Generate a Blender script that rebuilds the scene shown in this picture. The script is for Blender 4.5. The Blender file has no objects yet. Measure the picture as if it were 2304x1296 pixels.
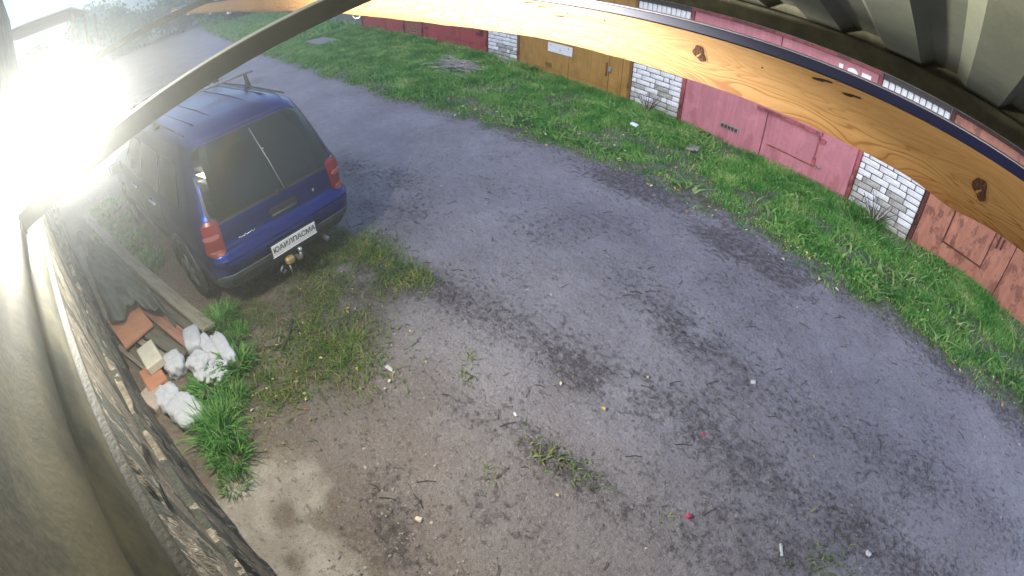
import bpy, bmesh, math, random
import numpy as np
from mathutils import Vector, Matrix, Euler
R = math.radians
rnd = random.Random(7)
rng = np.random.default_rng(11)
C = bpy.context.scene.collection
sc = bpy.context.scene

# ------------------------------------------------------------------ camera (wide security lens with barrel distortion)
CAMZ = 3.0
F_PX, K1, PITCH, ROLL, YAW = 1118.208, -0.0340115, 0.686266, 0.0211217, 0.8810
cam = bpy.data.cameras.new('camera'); camo = bpy.data.objects.new('camera', cam); C.objects.link(camo); sc.camera = camo
def cam_axis(cx, cy, cz):
    c, s = math.cos(ROLL), math.sin(ROLL)
    X = c*cx - s*cy; Y = s*cx + c*cy; fw = -cz
    cp, sp = math.cos(PITCH), math.sin(PITCH)
    wy = fw*cp + Y*sp; wz = -fw*sp + Y*cp
    c, s = math.cos(YAW), math.sin(YAW)
    return Vector((X*c - wy*s, X*s + wy*c, wz))
M3 = Matrix((cam_axis(1, 0, 0), cam_axis(0, 1, 0), cam_axis(0, 0, 1))).transposed()
camo.matrix_world = Matrix.Translation((0, 0, CAMZ)) @ M3.to_4x4()
cam.type = 'PANO'; cam.panorama_type = 'FISHEYE_LENS_POLYNOMIAL'
cam.sensor_fit = 'HORIZONTAL'; cam.sensor_width = 36.0; cam.sensor_height = 20.25
th = np.linspace(0, 1.35, 200); rr = F_PX*(th + K1*th**3)*36.0/2304.0
co = np.linalg.lstsq(np.stack([rr, rr**2, rr**3, rr**4], 1), th, rcond=None)[0]
cam.fisheye_fov = R(179)
cam.fisheye_polynomial_k0 = 0.0
cam.fisheye_polynomial_k1, cam.fisheye_polynomial_k2, cam.fisheye_polynomial_k3, cam.fisheye_polynomial_k4 = [-float(c) for c in co]
cam.clip_start = 0.02; cam.clip_end = 600

# ------------------------------------------------------------------ sky, sun, exposure
w = bpy.data.worlds.new('World'); sc.world = w; w.use_nodes = True
nt = w.node_tree; nt.nodes.clear()
sky = nt.nodes.new('ShaderNodeTexSky'); sky.sky_type = 'NISHITA'; sky.sun_disc = False
SUN_EL, SUN_AZ = R(44), R(-62)      # azimuth of the sun as seen from the place, in the xy plane
sky.sun_elevation = SUN_EL; sky.sun_rotation = math.pi/2 - SUN_AZ
sky.air_density = 1.0; sky.dust_density = 1.0; sky.ozone_density = 2.0
bg = nt.nodes.new('ShaderNodeBackground'); bg.inputs[1].default_value = 0.15
wo = nt.nodes.new('ShaderNodeOutputWorld')
nt.links.new(sky.outputs[0], bg.inputs[0]); nt.links.new(bg.outputs[0], wo.inputs[0])
sl = bpy.data.lights.new('sun', 'SUN'); sl.energy = 0.5; sl.angle = R(25); sl.color = (1, .96, .9)
so = bpy.data.objects.new('sun', sl); C.objects.link(so)
sd = Vector((math.cos(SUN_EL)*math.cos(SUN_AZ), math.cos(SUN_EL)*math.sin(SUN_AZ), math.sin(SUN_EL)))
so.rotation_euler = sd.to_track_quat('Z', 'Y').to_euler()
sc.view_settings.view_transform = 'Standard'; sc.view_settings.look = 'None'
sc.view_settings.gamma = 1.0; sc.view_settings.use_curve_mapping = False
sc.view_settings.exposure = 1.2
sc.cycles.use_denoising = True
sc.cycles.max_bounces = 6; sc.cycles.volume_bounces = 0
sc.cycles.sample_clamp_indirect = 6

# ------------------------------------------------------------------ helpers
def mat(name, col, rough=.8, metal=0., var=.0, vscale=8., col2=None, bump=0., bscale=60., coat=0., spec=.5, stretch=None, detail=6., lo=.35, hi=.65):
    m = bpy.data.materials.new(name); m.use_nodes = True
    n = m.node_tree.nodes; L = m.node_tree.links; b = n['Principled BSDF']
    b.inputs['Base Color'].default_value = (*col, 1); b.inputs['Roughness'].default_value = rough
    b.inputs['Metallic'].default_value = metal; b.inputs['Coat Weight'].default_value = coat
    b.inputs['Specular IOR Level'].default_value = spec
    tc = n.new('ShaderNodeTexCoord'); mp = n.new('ShaderNodeMapping'); L.new(tc.outputs['Object'], mp.inputs[0])
    if stretch: mp.inputs['Scale'].default_value = stretch
    if var or col2:
        nz = n.new('ShaderNodeTexNoise'); nz.inputs['Scale'].default_value = vscale; nz.inputs['Detail'].default_value = detail
        nz.inputs['Roughness'].default_value = .65
        L.new(mp.outputs[0], nz.inputs['Vector'])
        cr = n.new('ShaderNodeValToRGB'); L.new(nz.outputs[0], cr.inputs[0])
        c2 = col2 or tuple(c*(1-var) for c in col)
        cr.color_ramp.elements[0].position = lo; cr.color_ramp.elements[1].position = hi
        cr.color_ramp.elements[0].color = (*c2, 1); cr.color_ramp.elements[1].color = (*(tuple(min(1, c*(1+var*.4)) for c in col)), 1)
        L.new(cr.outputs[0], b.inputs['Base Color'])
    if bump:
        nb = n.new('ShaderNodeTexNoise'); nb.inputs['Scale'].default_value = bscale; nb.inputs['Detail'].default_value = 5
        L.new(mp.outputs[0], nb.inputs['Vector'])
        bp = n.new('ShaderNodeBump'); bp.inputs['Strength'].default_value = bump; bp.inputs['Distance'].default_value = .02
        L.new(nb.outputs[0], bp.inputs['Height']); L.new(bp.outputs[0], b.inputs['Normal'])
    return m

def link(name, me, m=None, parent=None, loc=None, rot=None):
    o = bpy.data.objects.new(name, me); C.objects.link(o)
    if m is not None and me is not None and not me.materials: me.materials.append(m)
    if parent is not None: o.parent = parent
    if loc is not None: o.location = loc
    if rot is not None: o.rotation_euler = rot
    return o
def thing(name, label, cat, loc=(0, 0, 0), rz=0., group=None):
    o = bpy.data.objects.new(name, None); C.objects.link(o); o.location = loc; o.rotation_euler = (0, 0, rz)
    o.empty_display_size = .1
    return tag(o, label, cat, group)
def tag(o, label, cat, group=None):
    o['label'] = label; o['category'] = cat
    if group: o['group'] = group
    return o
def mesh(name, v, f, smooth=False):
    me = bpy.data.meshes.new(name); me.from_pydata([tuple(map(float, p)) for p in v], [], [tuple(map(int, q)) for q in f]); me.update()
    if smooth:
        for p in me.polygons: p.use_smooth = True
    return me
def npmesh(name, v, f, smooth=False):
    """fast mesh from arrays; f is (n,k)"""
    v = np.asarray(v, dtype=np.float32); f = np.asarray(f, dtype=np.int32); n, k = f.shape
    me = bpy.data.meshes.new(name); me.vertices.add(len(v)); me.vertices.foreach_set('co', v.ravel())
    me.loops.add(n*k); me.loops.foreach_set('vertex_index', f.ravel())
    me.polygons.add(n); me.polygons.foreach_set('loop_start', np.arange(0, n*k, k, dtype=np.int32))
    me.polygons.foreach_set('loop_total', np.full(n, k, dtype=np.int32))
    if smooth: me.polygons.foreach_set('use_smooth', np.ones(n, dtype=bool))
    me.update(calc_edges=True); me.validate(); return me
def bev(bm, w, seg=1):
    if w > 0: bmesh.ops.bevel(bm, geom=list(bm.edges), offset=w, segments=seg, affect='EDGES', profile=.6)
def box_me(name, sx, sy, sz, b=.0, seg=1, jit=0., cuts=0, smooth=False):
    bm = bmesh.new(); bmesh.ops.create_cube(bm, size=1)
    bmesh.ops.scale(bm, vec=(sx, sy, sz), verts=bm.verts)
    if cuts: bmesh.ops.subdivide_edges(bm, edges=list(bm.edges), cuts=cuts, use_grid_fill=True)
    if not cuts: bev(bm, b, seg)
    if jit:
        for v in bm.verts: v.co += Vector([rnd.uniform(-jit, jit) for _ in range(3)])
    me = bpy.data.meshes.new(name); bm.to_mesh(me); bm.free()
    if smooth:
        for p in me.polygons: p.use_smooth = True
    return me
def box(name, x0, x1, y0, y1, z0, z1, m, parent=None, b=.004, **k):
    me = box_me(name, x1-x0, y1-y0, z1-z0, min(b, .45*min(x1-x0, y1-y0, z1-z0)), **k)
    return link(name, me, m, parent, ((x0+x1)/2, (y0+y1)/2, (z0+z1)/2))
def beam_between(name, a, b_, wd, ht, m, parent=None, bw=.004, up=(0, 0, 1)):
    a = Vector(a); b_ = Vector(b_); d = b_-a
    me = box_me(name, d.length, wd, ht, bw)
    x = d.normalized(); u = Vector(up); y = u.cross(x).normalized(); z = x.cross(y)
    o = link(name, me, m, parent); o.matrix_local = Matrix.Translation((a+b_)/2) @ Matrix((x, y, z)).transposed().to_4x4(); return o
def tube_me(name, pts, r, n=8, caps=True):
    pts = [Vector(p) for p in pts]; V = []; F = []
    rs = r if isinstance(r, (list, tuple)) else [r]*len(pts)
    for i, p in enumerate(pts):
        t = (pts[min(i+1, len(pts)-1)]-pts[max(i-1, 0)]).normalized()
        a = t.orthogonal().normalized() if i == 0 else (pa - t*pa.dot(t)).normalized()
        pa = a; b = t.cross(a)
        for k in range(n):
            an = 2*math.pi*k/n; V.append(p + (a*math.cos(an)+b*math.sin(an))*rs[i])
    for i in range(len(pts)-1):
        for k in range(n): F.append((i*n+k, i*n+(k+1) % n, (i+1)*n+(k+1) % n, (i+1)*n+k))
    if caps: F.append(tuple(range(n-1, -1, -1))); F.append(tuple(range((len(pts)-1)*n, len(pts)*n)))
    return mesh(name, V, F, True)
def text_part(s, size, m, parent, mw, depth=.003, name='lettering', bold=0.):
    cu = bpy.data.curves.new('t', 'FONT'); cu.body = s; cu.size = size; cu.extrude = depth; cu.align_x = 'CENTER'; cu.align_y = 'CENTER'; cu.offset = bold
    to = bpy.data.objects.new('t', cu); C.objects.link(to); bpy.context.view_layer.update()
    me = bpy.data.meshes.new_from_object(to.evaluated_get(bpy.context.evaluated_depsgraph_get()))
    bpy.data.objects.remove(to); me.name = name; me.materials.clear()
    o = link(name, me, m, parent); o.matrix_local = mw; return o
# numpy value noise
_perm = rng.random((512, 512)).astype(np.float32)
def vnoise(x, y):
    xi = np.floor(x).astype(int); yi = np.floor(y).astype(int); fx = x-xi; fy = y-yi
    fx = fx*fx*(3-2*fx); fy = fy*fy*(3-2*fy)
    g = lambda a, b: _perm[a % 512, b % 512]
    return (g(xi, yi)*(1-fx)+g(xi+1, yi)*fx)*(1-fy)+(g(xi, yi+1)*(1-fx)+g(xi+1, yi+1)*fx)*fy
def fbm(x, y, s=1., o=4):
    t = 0; a = .5; n = 0
    for i in range(o):
        t = t+a*vnoise(x*s+17.3*i, y*s+5.1*i); n += a; a *= .5; s *= 2.03
    return t/n
def sstep(a, b, x): t = np.clip((x-a)/(b-a), 0, 1); return t*t*(3-2*t)
def seg_dist(x, y, P):
    d = np.full(x.shape, 1e9)
    for (ax, ay), (bx, by) in zip(P[:-1], P[1:]):
        vx, vy = bx-ax, by-ay; t = np.clip(((x-ax)*vx+(y-ay)*vy)/(vx*vx+vy*vy), 0, 1)
        d = np.minimum(d, np.hypot(x-ax-t*vx, y-ay-t*vy))
    return d
def in_poly(x, y, P):
    c = np.zeros(x.shape, bool); n = len(P)
    for i in range(n):
        x0, y0 = P[i]; x1, y1 = P[(i+1) % n]
        if y0 == y1: continue
        c ^= ((y0 > y) != (y1 > y)) & (x < (x1-x0)*(y-y0)/(y1-y0)+x0)
    return c
def poly_soft(x, y, P, s):
    """1 inside, fading over s outside / inside"""
    d = seg_dist(x, y, P+[P[0]]); d = np.where(in_poly(x, y, P), d, -d); return sstep(-s, s, d)

# ------------------------------------------------------------------ layout of the place
GY = 7.85                                        # front of the garage row across the road
WA = R(196); WU = np.array([math.cos(WA), math.sin(WA)]); WL = np.array([-math.sin(WA), math.cos(WA)])   # own wall runs this way
def wallpt(s, out=0.):                            # point on the own wall, 'out' metres proud of it
    p = s*WU + (.24-out)*WL; return float(p[0]), float(p[1])
EDGE = [(-60, 3.2), (-30, 3.3), (-18, 3.6), (-12.8, 3.95), (-9, 4.25), (-6.3, 4.72), (-4.4, 5.15), (-2.86, 5.36), (-.35, 5.30), (1.76, 5.42), (2.7, 5.5), (8, 5.6)]
ex, ey = zip(*EDGE)
def edge_y(x): return np.interp(x, ex, ey)
PATCH = [(-4.5, -.5), (-4.9, .4), (-5.0, 1.5), (-4.2, 1.75), (-3.5, 1.78), (-3.3, 1.3), (-3.0, 1.05), (-2.75, .85), (-2.6, .4), (-2.8, -.15), (-3.0, -.4), (-3.6, -.8)]
SAND = [(-2.3, -.9), (-2.42, -.45), (-2.28, -.1), (-2.12, -.02), (-1.88, 0), (-1.72, -.2), (-1.42, -.12), (-1.1, -.15), (-1.0, -.6), (-1.6, -.9)]
STRIP1 = [(-3.65, 1.5), (-3.2, 1.82), (-2.44, 2.03), (-1.73, 2.16), (-1.12, 2.32), (-.48, 2.4), (.35, 2.5), (1.31, 2.62), (3, 2.9)]
STRIP2 = [(-2.2, 3.35), (-1.34, 3.2), (-.74, 3.12), (0, 3.2), (.65, 3.36), (1.75, 3.66), (3.2, 3.8)]
BLOBS = [(-3.9, 4.85, .55, .22, 1), (-3.1, 5.0, .4, .2, 1), (-2.1, 4.85, .5, .25, 1), (-1.3, 4.85, .5, .2, .9), (-1.35, 3.2, .35, .2, .7), (-1.96, 1.16, .3, .15, .5),
         (-1.23, 1.36, .28, .12, 1), (-.85, 1.5, .3, .12, .9), (-1.0, .8, .4, .16, .7), (-3.2, 1.8, .2, .12, 1), (-1.65, 2.1, .25, .12, 1.2), (.44, 2.0, .5, .2, .8), (-.1, 1.6, .4, .2, .5),
         (-5.5, 2.6, .5, .3, .6), (-6.3, 2.2, .6, .25, .6), (-1.6, .35, .25, .18, .8), (-1.25, .15, .3, .12, .8), (-4.6, 3.4, .4, .2, .4), (-4.7, 2.3, .35, .3, .6), (-5.2, 1.9, .5, .3, .6)]
SLABX, SLABY = -18.3, 5.7

def ground_fields(x, y):
    n1 = fbm(x, y, .9, 5); n2 = fbm(x+40, y+9, 3.1, 5); n3 = fbm(x-20, y+31, 9.0, 4)
    e = edge_y(x) + (n2-.5)*.55 + (n3-.5)*.25
    verge = sstep(-.10, .14, y-e)
    patch = poly_soft(x, y, PATCH, .22)*sstep(.33, .55, n2*.7+n3*.3)
    sand = poly_soft(x+(n2-.5)*.3, y+(n3-.5)*.2, SAND, .09)*(.62+.38*sstep(.35,.6,fbm(x+13,y-5,6.,4)))
    hole = np.exp(-(((x+1.88)/.13)**2+((y+.42)/.11)**2)**1.5) + .9*np.exp(-(((x+1.52)/.08)**2+((y+.52)/.05)**2))
    sand = sand*(1-np.clip(hole*1.1*(.5+1.1*n3), 0, .9))
    deb = .75*np.exp(-(seg_dist(x, y, STRIP1)/.28)**2) + .55*np.exp(-(seg_dist(x, y, STRIP2)/.36)**2)
    for bx, by, sx, sy, a in BLOBS: deb = deb + a*np.exp(-((x-bx)/sx)**2-((y-by)/sy)**2)
    deb = deb + .35*sstep(.5, .7, n1)*sstep(1.0, 1.6, y)*(1-verge) + .55*np.exp(-((y-e+.05)/.16)**2) + .75*sstep(-5.5, -3.5, x)*np.exp(-((y-e+.22)/.26)**2)*sstep(.38, .6, fbm(x+70, y*.6, .8, 3)+.05)
    deb = deb*sstep(.25, .6, n2+.12)
    deb = np.clip(deb, 0, 1.3)
    rut = np.exp(-((y-(2.55+.03*x))/.35)**2) + np.exp(-((y-(4.25+.03*x))/.4)**2)   # worn wheel tracks
    z = (n1-.5)*.05 + (n2-.5)*.018 + (n3-.5)*.007 - .012*rut*(y > 1) + verge*.03 + sand*.006 - hole*.012
    z = z*(1-.0*verge)
    return z, verge, patch, sand, deb, n1, rut
def gz(x, y):
    return ground_fields(np.atleast_1d(np.asarray(x, float)), np.atleast_1d(np.asarray(y, float)))[0]
def gz1(x, y): return float(gz(x, y)[0])

def soil_material(name):
    m = bpy.data.materials.new(name); m.use_nodes = True
    n = m.node_tree.nodes; L = m.node_tree.links; b = n['Principled BSDF']; b.inputs['Specular IOR Level'].default_value = .35
    at = n.new('ShaderNodeAttribute'); at.attribute_name = 'soil'; sp = n.new('ShaderNodeSeparateColor'); L.new(at.outputs['Color'], sp.inputs[0])
    geo = n.new('ShaderNodeNewGeometry')
    def noise(s, d=6, r=.6, st=None):
        q = n.new('ShaderNodeTexNoise'); q.inputs['Scale'].default_value = s; q.inputs['Detail'].default_value = d; q.inputs['Roughness'].default_value = r
        if st:
            mp = n.new('ShaderNodeMapping'); mp.inputs['Scale'].default_value = st; L.new(geo.outputs['Position'], mp.inputs[0]); L.new(mp.outputs[0], q.inputs['Vector'])
        else: L.new(geo.outputs['Position'], q.inputs['Vector'])
        return q.outputs[0]
    def ramp(v, a, b_, ca, cb):
        q = n.new('ShaderNodeValToRGB'); L.new(v, q.inputs[0]); q.color_ramp.elements[0].position = a; q.color_ramp.elements[1].position = b_
        q.color_ramp.elements[0].color = (*ca, 1); q.color_ramp.elements[1].color = (*cb, 1); return q.outputs[0]
    def mix(f, a, c, bt='MIX'):
        q = n.new('ShaderNodeMix'); q.data_type = 'RGBA'; q.blend_type = bt
        for sck, val in ((q.inputs[0], f), (q.inputs[6], a), (q.inputs[7], c)):
            if isinstance(val, (int, float)): sck.default_value = val
            elif isinstance(val, tuple): sck.default_value = (*val, 1)
            else: L.new(val, sck)
        return q.outputs[2]
    def mth(op, a, c):
        q = n.new('ShaderNodeMath'); q.operation = op; q.use_clamp = op in ('MULTIPLY',)
        for sck, val in ((q.inputs[0], a), (q.inputs[1], c)):
            if isinstance(val, (int, float)): sck.default_value = val
            else: L.new(val, sck)
        return q.outputs[0]
    big = noise(1.1, 4); mid = noise(7, 6, .7); fine = noise(38, 6, .75); grit = noise(150, 3, .8)
    base = ramp(big, .35, .65, (.255, .235, .270), (.350, .332, .378))
    sx = n.new('ShaderNodeSeparateXYZ'); L.new(geo.outputs['Position'], sx.inputs[0])
    wy = mth('ADD', mth('ADD', sx.outputs[1], mth('MULTIPLY', sx.outputs[0], .35)), mth('MULTIPLY', big, 1.2))
    corner_tint = n.new('ShaderNodeMapRange'); L.new(wy, corner_tint.inputs[0]); corner_tint.inputs[1].default_value = .3; corner_tint.inputs[2].default_value = 2.9; corner_tint.inputs[3].default_value = 1.; corner_tint.inputs[4].default_value = 0.
    base = mix(corner_tint.outputs[0], base, ramp(big, .35, .65, (.220, .162, .105), (.315, .242, .165)))  # camera's corner tint put into the soil colour: brown by the wall
    base = mix(mth('MULTIPLY', ramp(mid, .42, .62, (0, 0, 0), (1, 1, 1)), .35), base, (.215, .185, .180))
    base = mix(ramp(fine, .52, .70, (0, 0, 0), (.65, .65, .65)), base, (.47, .44, .44))
    base = mix(mth('MULTIPLY', sp.outputs[1], ramp(mid, .35, .6, (.55, .55, .55), (.1, .1, .1))), base, (.095, .088, .105))
    base = mix(ramp(fine, .32, .44, (.75, .75, .75), (0, 0, 0)), base, (.12, .10, .10))
    base = mix(ramp(grit, .35, .46, (.5, .5, .5), (0, 0, 0)), base, (.13, .115, .115))
    sand = ramp(mid, .3, .7, (.50, .42, .34), (.66, .58, .49))
    sand = mix(ramp(fine, .3, .45, (.5, .5, .5), (0, 0, 0)), sand, (.22, .18, .15))
    base = mix(sp.outputs[0], base, sand)
    # crumbs of dark earth: flecks that get denser with the debris mask
    fleck = noise(15, 9, .74, (1, 1.1, 1)); thr = mth('ADD', fleck, mth('MULTIPLY', sp.outputs[1], .15))
    base = mix(ramp(thr, .635, .70, (0, 0, 0), (.82, .82, .82)), base, ramp(fine, .4, .6, (.065, .055, .058), (.13, .11, .11)))
    base = mix(mth('MULTIPLY', sp.outputs[2], ramp(mid, .3, .6, (.45, .45, .45), (.9, .9, .9))), base, ramp(fine, .35, .65, (.045, .05, .02), (.12, .105, .05)))
    L.new(base, b.inputs['Base Color'])
    rg = ramp(mid, .3, .7, (.72, .72, .72), (.95, .95, .95)); L.new(rg, b.inputs['Roughness'])
    h = mth('ADD', mth('ADD', mth('MULTIPLY', fine, .5), mth('MULTIPLY', grit, .22)), mth('ADD', mth('MULTIPLY', mid, .7), mth('MULTIPLY', ramp(thr, .58, .72, (0, 0, 0), (1, 1, 1)), .35)))
    bp = n.new('ShaderNodeBump'); bp.inputs['Strength'].default_value = 1.; bp.inputs['Distance'].default_value = .045
    L.new(h, bp.inputs['Height']); L.new(bp.outputs[0], b.inputs['Normal'])
    return m
SOIL = soil_material('soil')

def soil_grid(xs, ys):
    X, Y = np.meshgrid(xs, ys, indexing='ij'); z, verge, patch, sand, deb, n1, rut = ground_fields(X, Y)
    V = np.stack([X, Y, z], -1).reshape(-1, 3); nx, ny = X.shape
    I = np.arange(nx*ny).reshape(nx, ny)
    F = np.stack([I[:-1, :-1], I[1:, :-1], I[1:, 1:], I[:-1, 1:]], -1).reshape(-1, 4)
    col = np.stack([sand, np.clip(deb*(1-.0*rut), 0, 1), np.clip(verge+patch*.8, 0, 1), np.ones_like(z)], -1).reshape(-1, 4)
    cx = (X[:-1, :-1]+X[1:, 1:])/2; cy = (Y[:-1, :-1]+Y[1:, 1:])/2
    return V, F, col, cx.ravel(), cy.ravel()
def soil_obj(name, V, F, col):
    used = np.unique(F); mp = np.zeros(len(V), int); mp[used] = np.arange(len(used))
    me = npmesh(name, V[used], mp[F], True)
    a = me.color_attributes.new('soil', 'FLOAT_COLOR', 'POINT'); a.data.foreach_set('color', col[used].astype(np.float32).ravel())
    o = link(name, me, SOIL); o['kind'] = 'structure'; return o
def graded(a, b, c, d, fine, coarse_n):
    """fine spacing inside b..c, growing outwards to a and d"""
    lo = b-np.geomspace(fine, b-a+fine, coarse_n)+fine; hi = c+np.geomspace(fine, d-c+fine, coarse_n)-fine
    return np.unique(np.concatenate([lo, np.arange(b, c, fine), hi]))
xs = graded(-260, -7.5, 3.6, 120, .024, 150); ys = graded(-120, -1.4, 6.0, 160, .024, 90)
V, F, col, cx, cy = soil_grid(xs, ys)
isroad = (cy > 1.9+.02*cx+.12*np.sin(cx*1.3)) & (cy < edge_y(cx))
soil_obj('dirt_road', V, F[isroad], col); soil_obj('ground', V, F[~isroad], col)

# ------------------------------------------------------------------ grass
def blades(n, x, y, h, wd, lean=.5, bend=.5, seed=1, zoff=0.):
    r = np.random.default_rng(seed); a = r.uniform(0, 2*np.pi, n); d = np.stack([np.cos(a), np.sin(a)], -1)
    fa = r.uniform(0, 2*np.pi, n); wv = np.stack([np.cos(fa), np.sin(fa)], -1)
    z = gz(x, y)+zoff-.005; ln = lean*r.random(n)*h; 
    b0 = np.stack([x, y, z], -1); V = np.zeros((n, 5, 3))
    hw = wd/2
    V[:, 0] = b0; V[:, 0, :2] -= wv*hw[:, None]; V[:, 1] = b0; V[:, 1, :2] += wv*hw[:, None]
    m = b0.copy(); m[:, :2] += d*(ln*.4)[:, None]; m[:, 2] += h*.6
    V[:, 2] = m; V[:, 2, :2] += wv*(hw*.8)[:, None]; V[:, 3] = m; V[:, 3, :2] -= wv*(hw*.8)[:, None]
    t = b0.copy(); t[:, :2] += d*(ln*(1+bend))[:, None]; t[:, 2] += h*(1-.35*bend*r.random(n)); V[:, 4] = t
    i = np.arange(n)[:, None]*5
    F = np.concatenate([i+[0, 1, 2], i+[0, 2, 3], i+[3, 2, 4]], 0)
    return V.reshape(-1, 3), F
def grass_mat(name, c1, c2, c3, sc1=3.):
    m = bpy.data.materials.new(name); m.use_nodes = True; n = m.node_tree.nodes; L = m.node_tree.links; b = n['Principled BSDF']
    geo = n.new('ShaderNodeNewGeometry'); nz = n.new('ShaderNodeTexNoise'); nz.inputs['Scale'].default_value = sc1; nz.inputs['Detail'].default_value = 5
    L.new(geo.outputs['Position'], nz.inputs['Vector']); ad = n.new('ShaderNodeMath'); ad.operation = 'MULTIPLY_ADD'
    L.new(geo.outputs['Random Per Island'], ad.inputs[0]); ad.inputs[1].default_value = .34; sb = n.new('ShaderNodeMath'); sb.operation = 'SUBTRACT'
    L.new(nz.outputs[0], sb.inputs[0]); sb.inputs[1].default_value = .16; L.new(sb.outputs[0], ad.inputs[2])
    cr = n.new('ShaderNodeValToRGB'); L.new(ad.outputs[0], cr.inputs[0]); e = cr.color_ramp.elements
    e[0].position = .25; e[0].color = (*c1, 1); e[1].position = .8; e[1].color = (*c3, 1); q = e.new(.5); q.color = (*c2, 1)
    L.new(cr.outputs[0], b.inputs['Base Color']); b.inputs['Roughness'].default_value = .55; b.inputs['Specular IOR Level'].default_value = .3
    tr = n.new('ShaderNodeBsdfTranslucent'); L.new(cr.outputs[0], tr.inputs[0]); mx = n.new('ShaderNodeMixShader'); mx.inputs[0].default_value = .3
    L.new(b.outputs[0], mx.inputs[1]); L.new(tr.outputs[0], mx.inputs[2]); L.new(mx.outputs[0], n['Material Output'].inputs[0]); return m
G_GREEN = grass_mat('verge_grass', (.040, .165, .036), (.13, .39, .065), (.46, .56, .20), 2.0)
G_DRY = grass_mat('thin_grass', (.06, .15, .02), (.17, .28, .05), (.40, .36, .13), 5.)
def stuff(name, V, F, m):
    o = link(name, npmesh(name, V, F), m); o['kind'] = 'stuff'; return o
def verge_pts(n, x0, x1, seed, thin=.25):
    r = np.random.default_rng(seed); x = r.uniform(x0, x1, n); y = r.uniform(3.0, GY+.02, n)
    nn = fbm(x+40, y+9, 3.1, 5); n3 = fbm(x-20, y+31, 9., 4); e = edge_y(x)+(nn-.5)*.55+(n3-.5)*.25
    bare = fbm(x+3, y-7, 1.6, 3)
    slab = (np.abs(x-SLABX) < .9) & (np.abs(y-SLABY) < .55)
    k = (y > e-.05) & (r.random(n) < np.clip((y-e+.05)/.4, .3, 1)) & (r.random(n) > thin*sstep(.50, .62, bare)*3) & ~slab
    return x[k], y[k], bare[k], (y-e)[k]
parts = []
for n, x0, x1, hh, ww, sd_ in ((210000, -8.5, 3.6, .070, .010, 3), (120000, -20, -8.5, .12, .020, 4), (30000, -55, -20, .2, .06, 5)):
    x, y, bare, dd = verge_pts(n, x0, x1, sd_)
    h = hh*(.45+1.0*rng.random(len(x)))*(1-.35*sstep(.5, .7, bare))*np.clip(.55+dd*.7, .5, 1.15)*(1+.5*(y > GY-.35))
    parts.append(blades(len(x), x, y, h, ww*(.6+.8*rng.random(len(x))), 1.1, .6, sd_))
def joinVF(parts):
    o = 0; Vs = []; Fs = []
    for v, f in parts: Vs.append(v); Fs.append(f+o); o += len(v)
    return np.concatenate(Vs), np.concatenate(Fs)
stuff('grass', *joinVF(parts), G_GREEN)
# thin worn grass behind the car and clumps in the bare soil
r = np.random.default_rng(21)
x = r.uniform(-5.2, -2.4, 60000); y = r.uniform(-1.2, 1.95, 60000)
z_, vg, pt, sn, db, n1_, ru = ground_fields(x, y)
clump = sstep(.42, .62, fbm(x+5, y+60, 2.6, 4)); k = r.random(len(x)) < pt*(.06+.75*clump)*.55
x, y = x[k], y[k]; P1 = blades(len(x), x, y, .032*(.4+1.2*r.random(len(x))), .010*(.5+r.random(len(x))), 1.6, .9, 22)
P2 = []
for (gx, gy, s_, q, hh) in [(-3.05, .65, .28, 1400, .055), (-3.3, .05, .3, 1100, .05), (-4.3, 1.55, .22, 900, .05), (-3.75, 1.62, .15, 350, .05), (-3.5, 1.75, .1, 200, .05), (-1.23, 1.36, .10, 110, .04), (-.95, 1.45, .10, 60, .03),
                           (-1.35, .95, .04, 22, .04), (-2.2, 1.35, .06, 50, .035), (-2.35, 1.5, .05, 30, .035), (.85, 2.15, .18, 160, .04), (-.35, 1.65, .05, 20, .03), (-4.6, .9, .3, 800, .045), (-4.0, .75, .25, 600, .045)]:
    gx_ = gx+r.normal(0, s_, q); gy_ = gy+r.normal(0, s_*.7, q); P2.append(blades(q, gx_, gy_, hh*(.4+1.1*r.random(q)), .010*(.5+r.random(q)), 1.4, .8, int(q)))
stuff('thin_grass', *joinVF([P1]+P2), G_DRY)
bw = []
r = np.random.default_rng(77); x = r.uniform(-12, 3.4, 26000); y = r.uniform(3.6, GY, 26000); cl = fbm(x+9, y-3, 1.7, 4); k = (y > edge_y(x)+.15) & (r.random(26000) < sstep(.48, .64, cl)*.8)
x = x[k]; y = y[k]; v_, f_ = blades(len(x), x, y, .075+.05*r.random(len(x)), .022+.02*r.random(len(x)), 2.2, .8, 78, .01)
stuff('weeds', v_, f_, grass_mat('weed_leaves', (.05, .16, .03), (.14, .36, .07), (.42, .50, .20), 5.))
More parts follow.
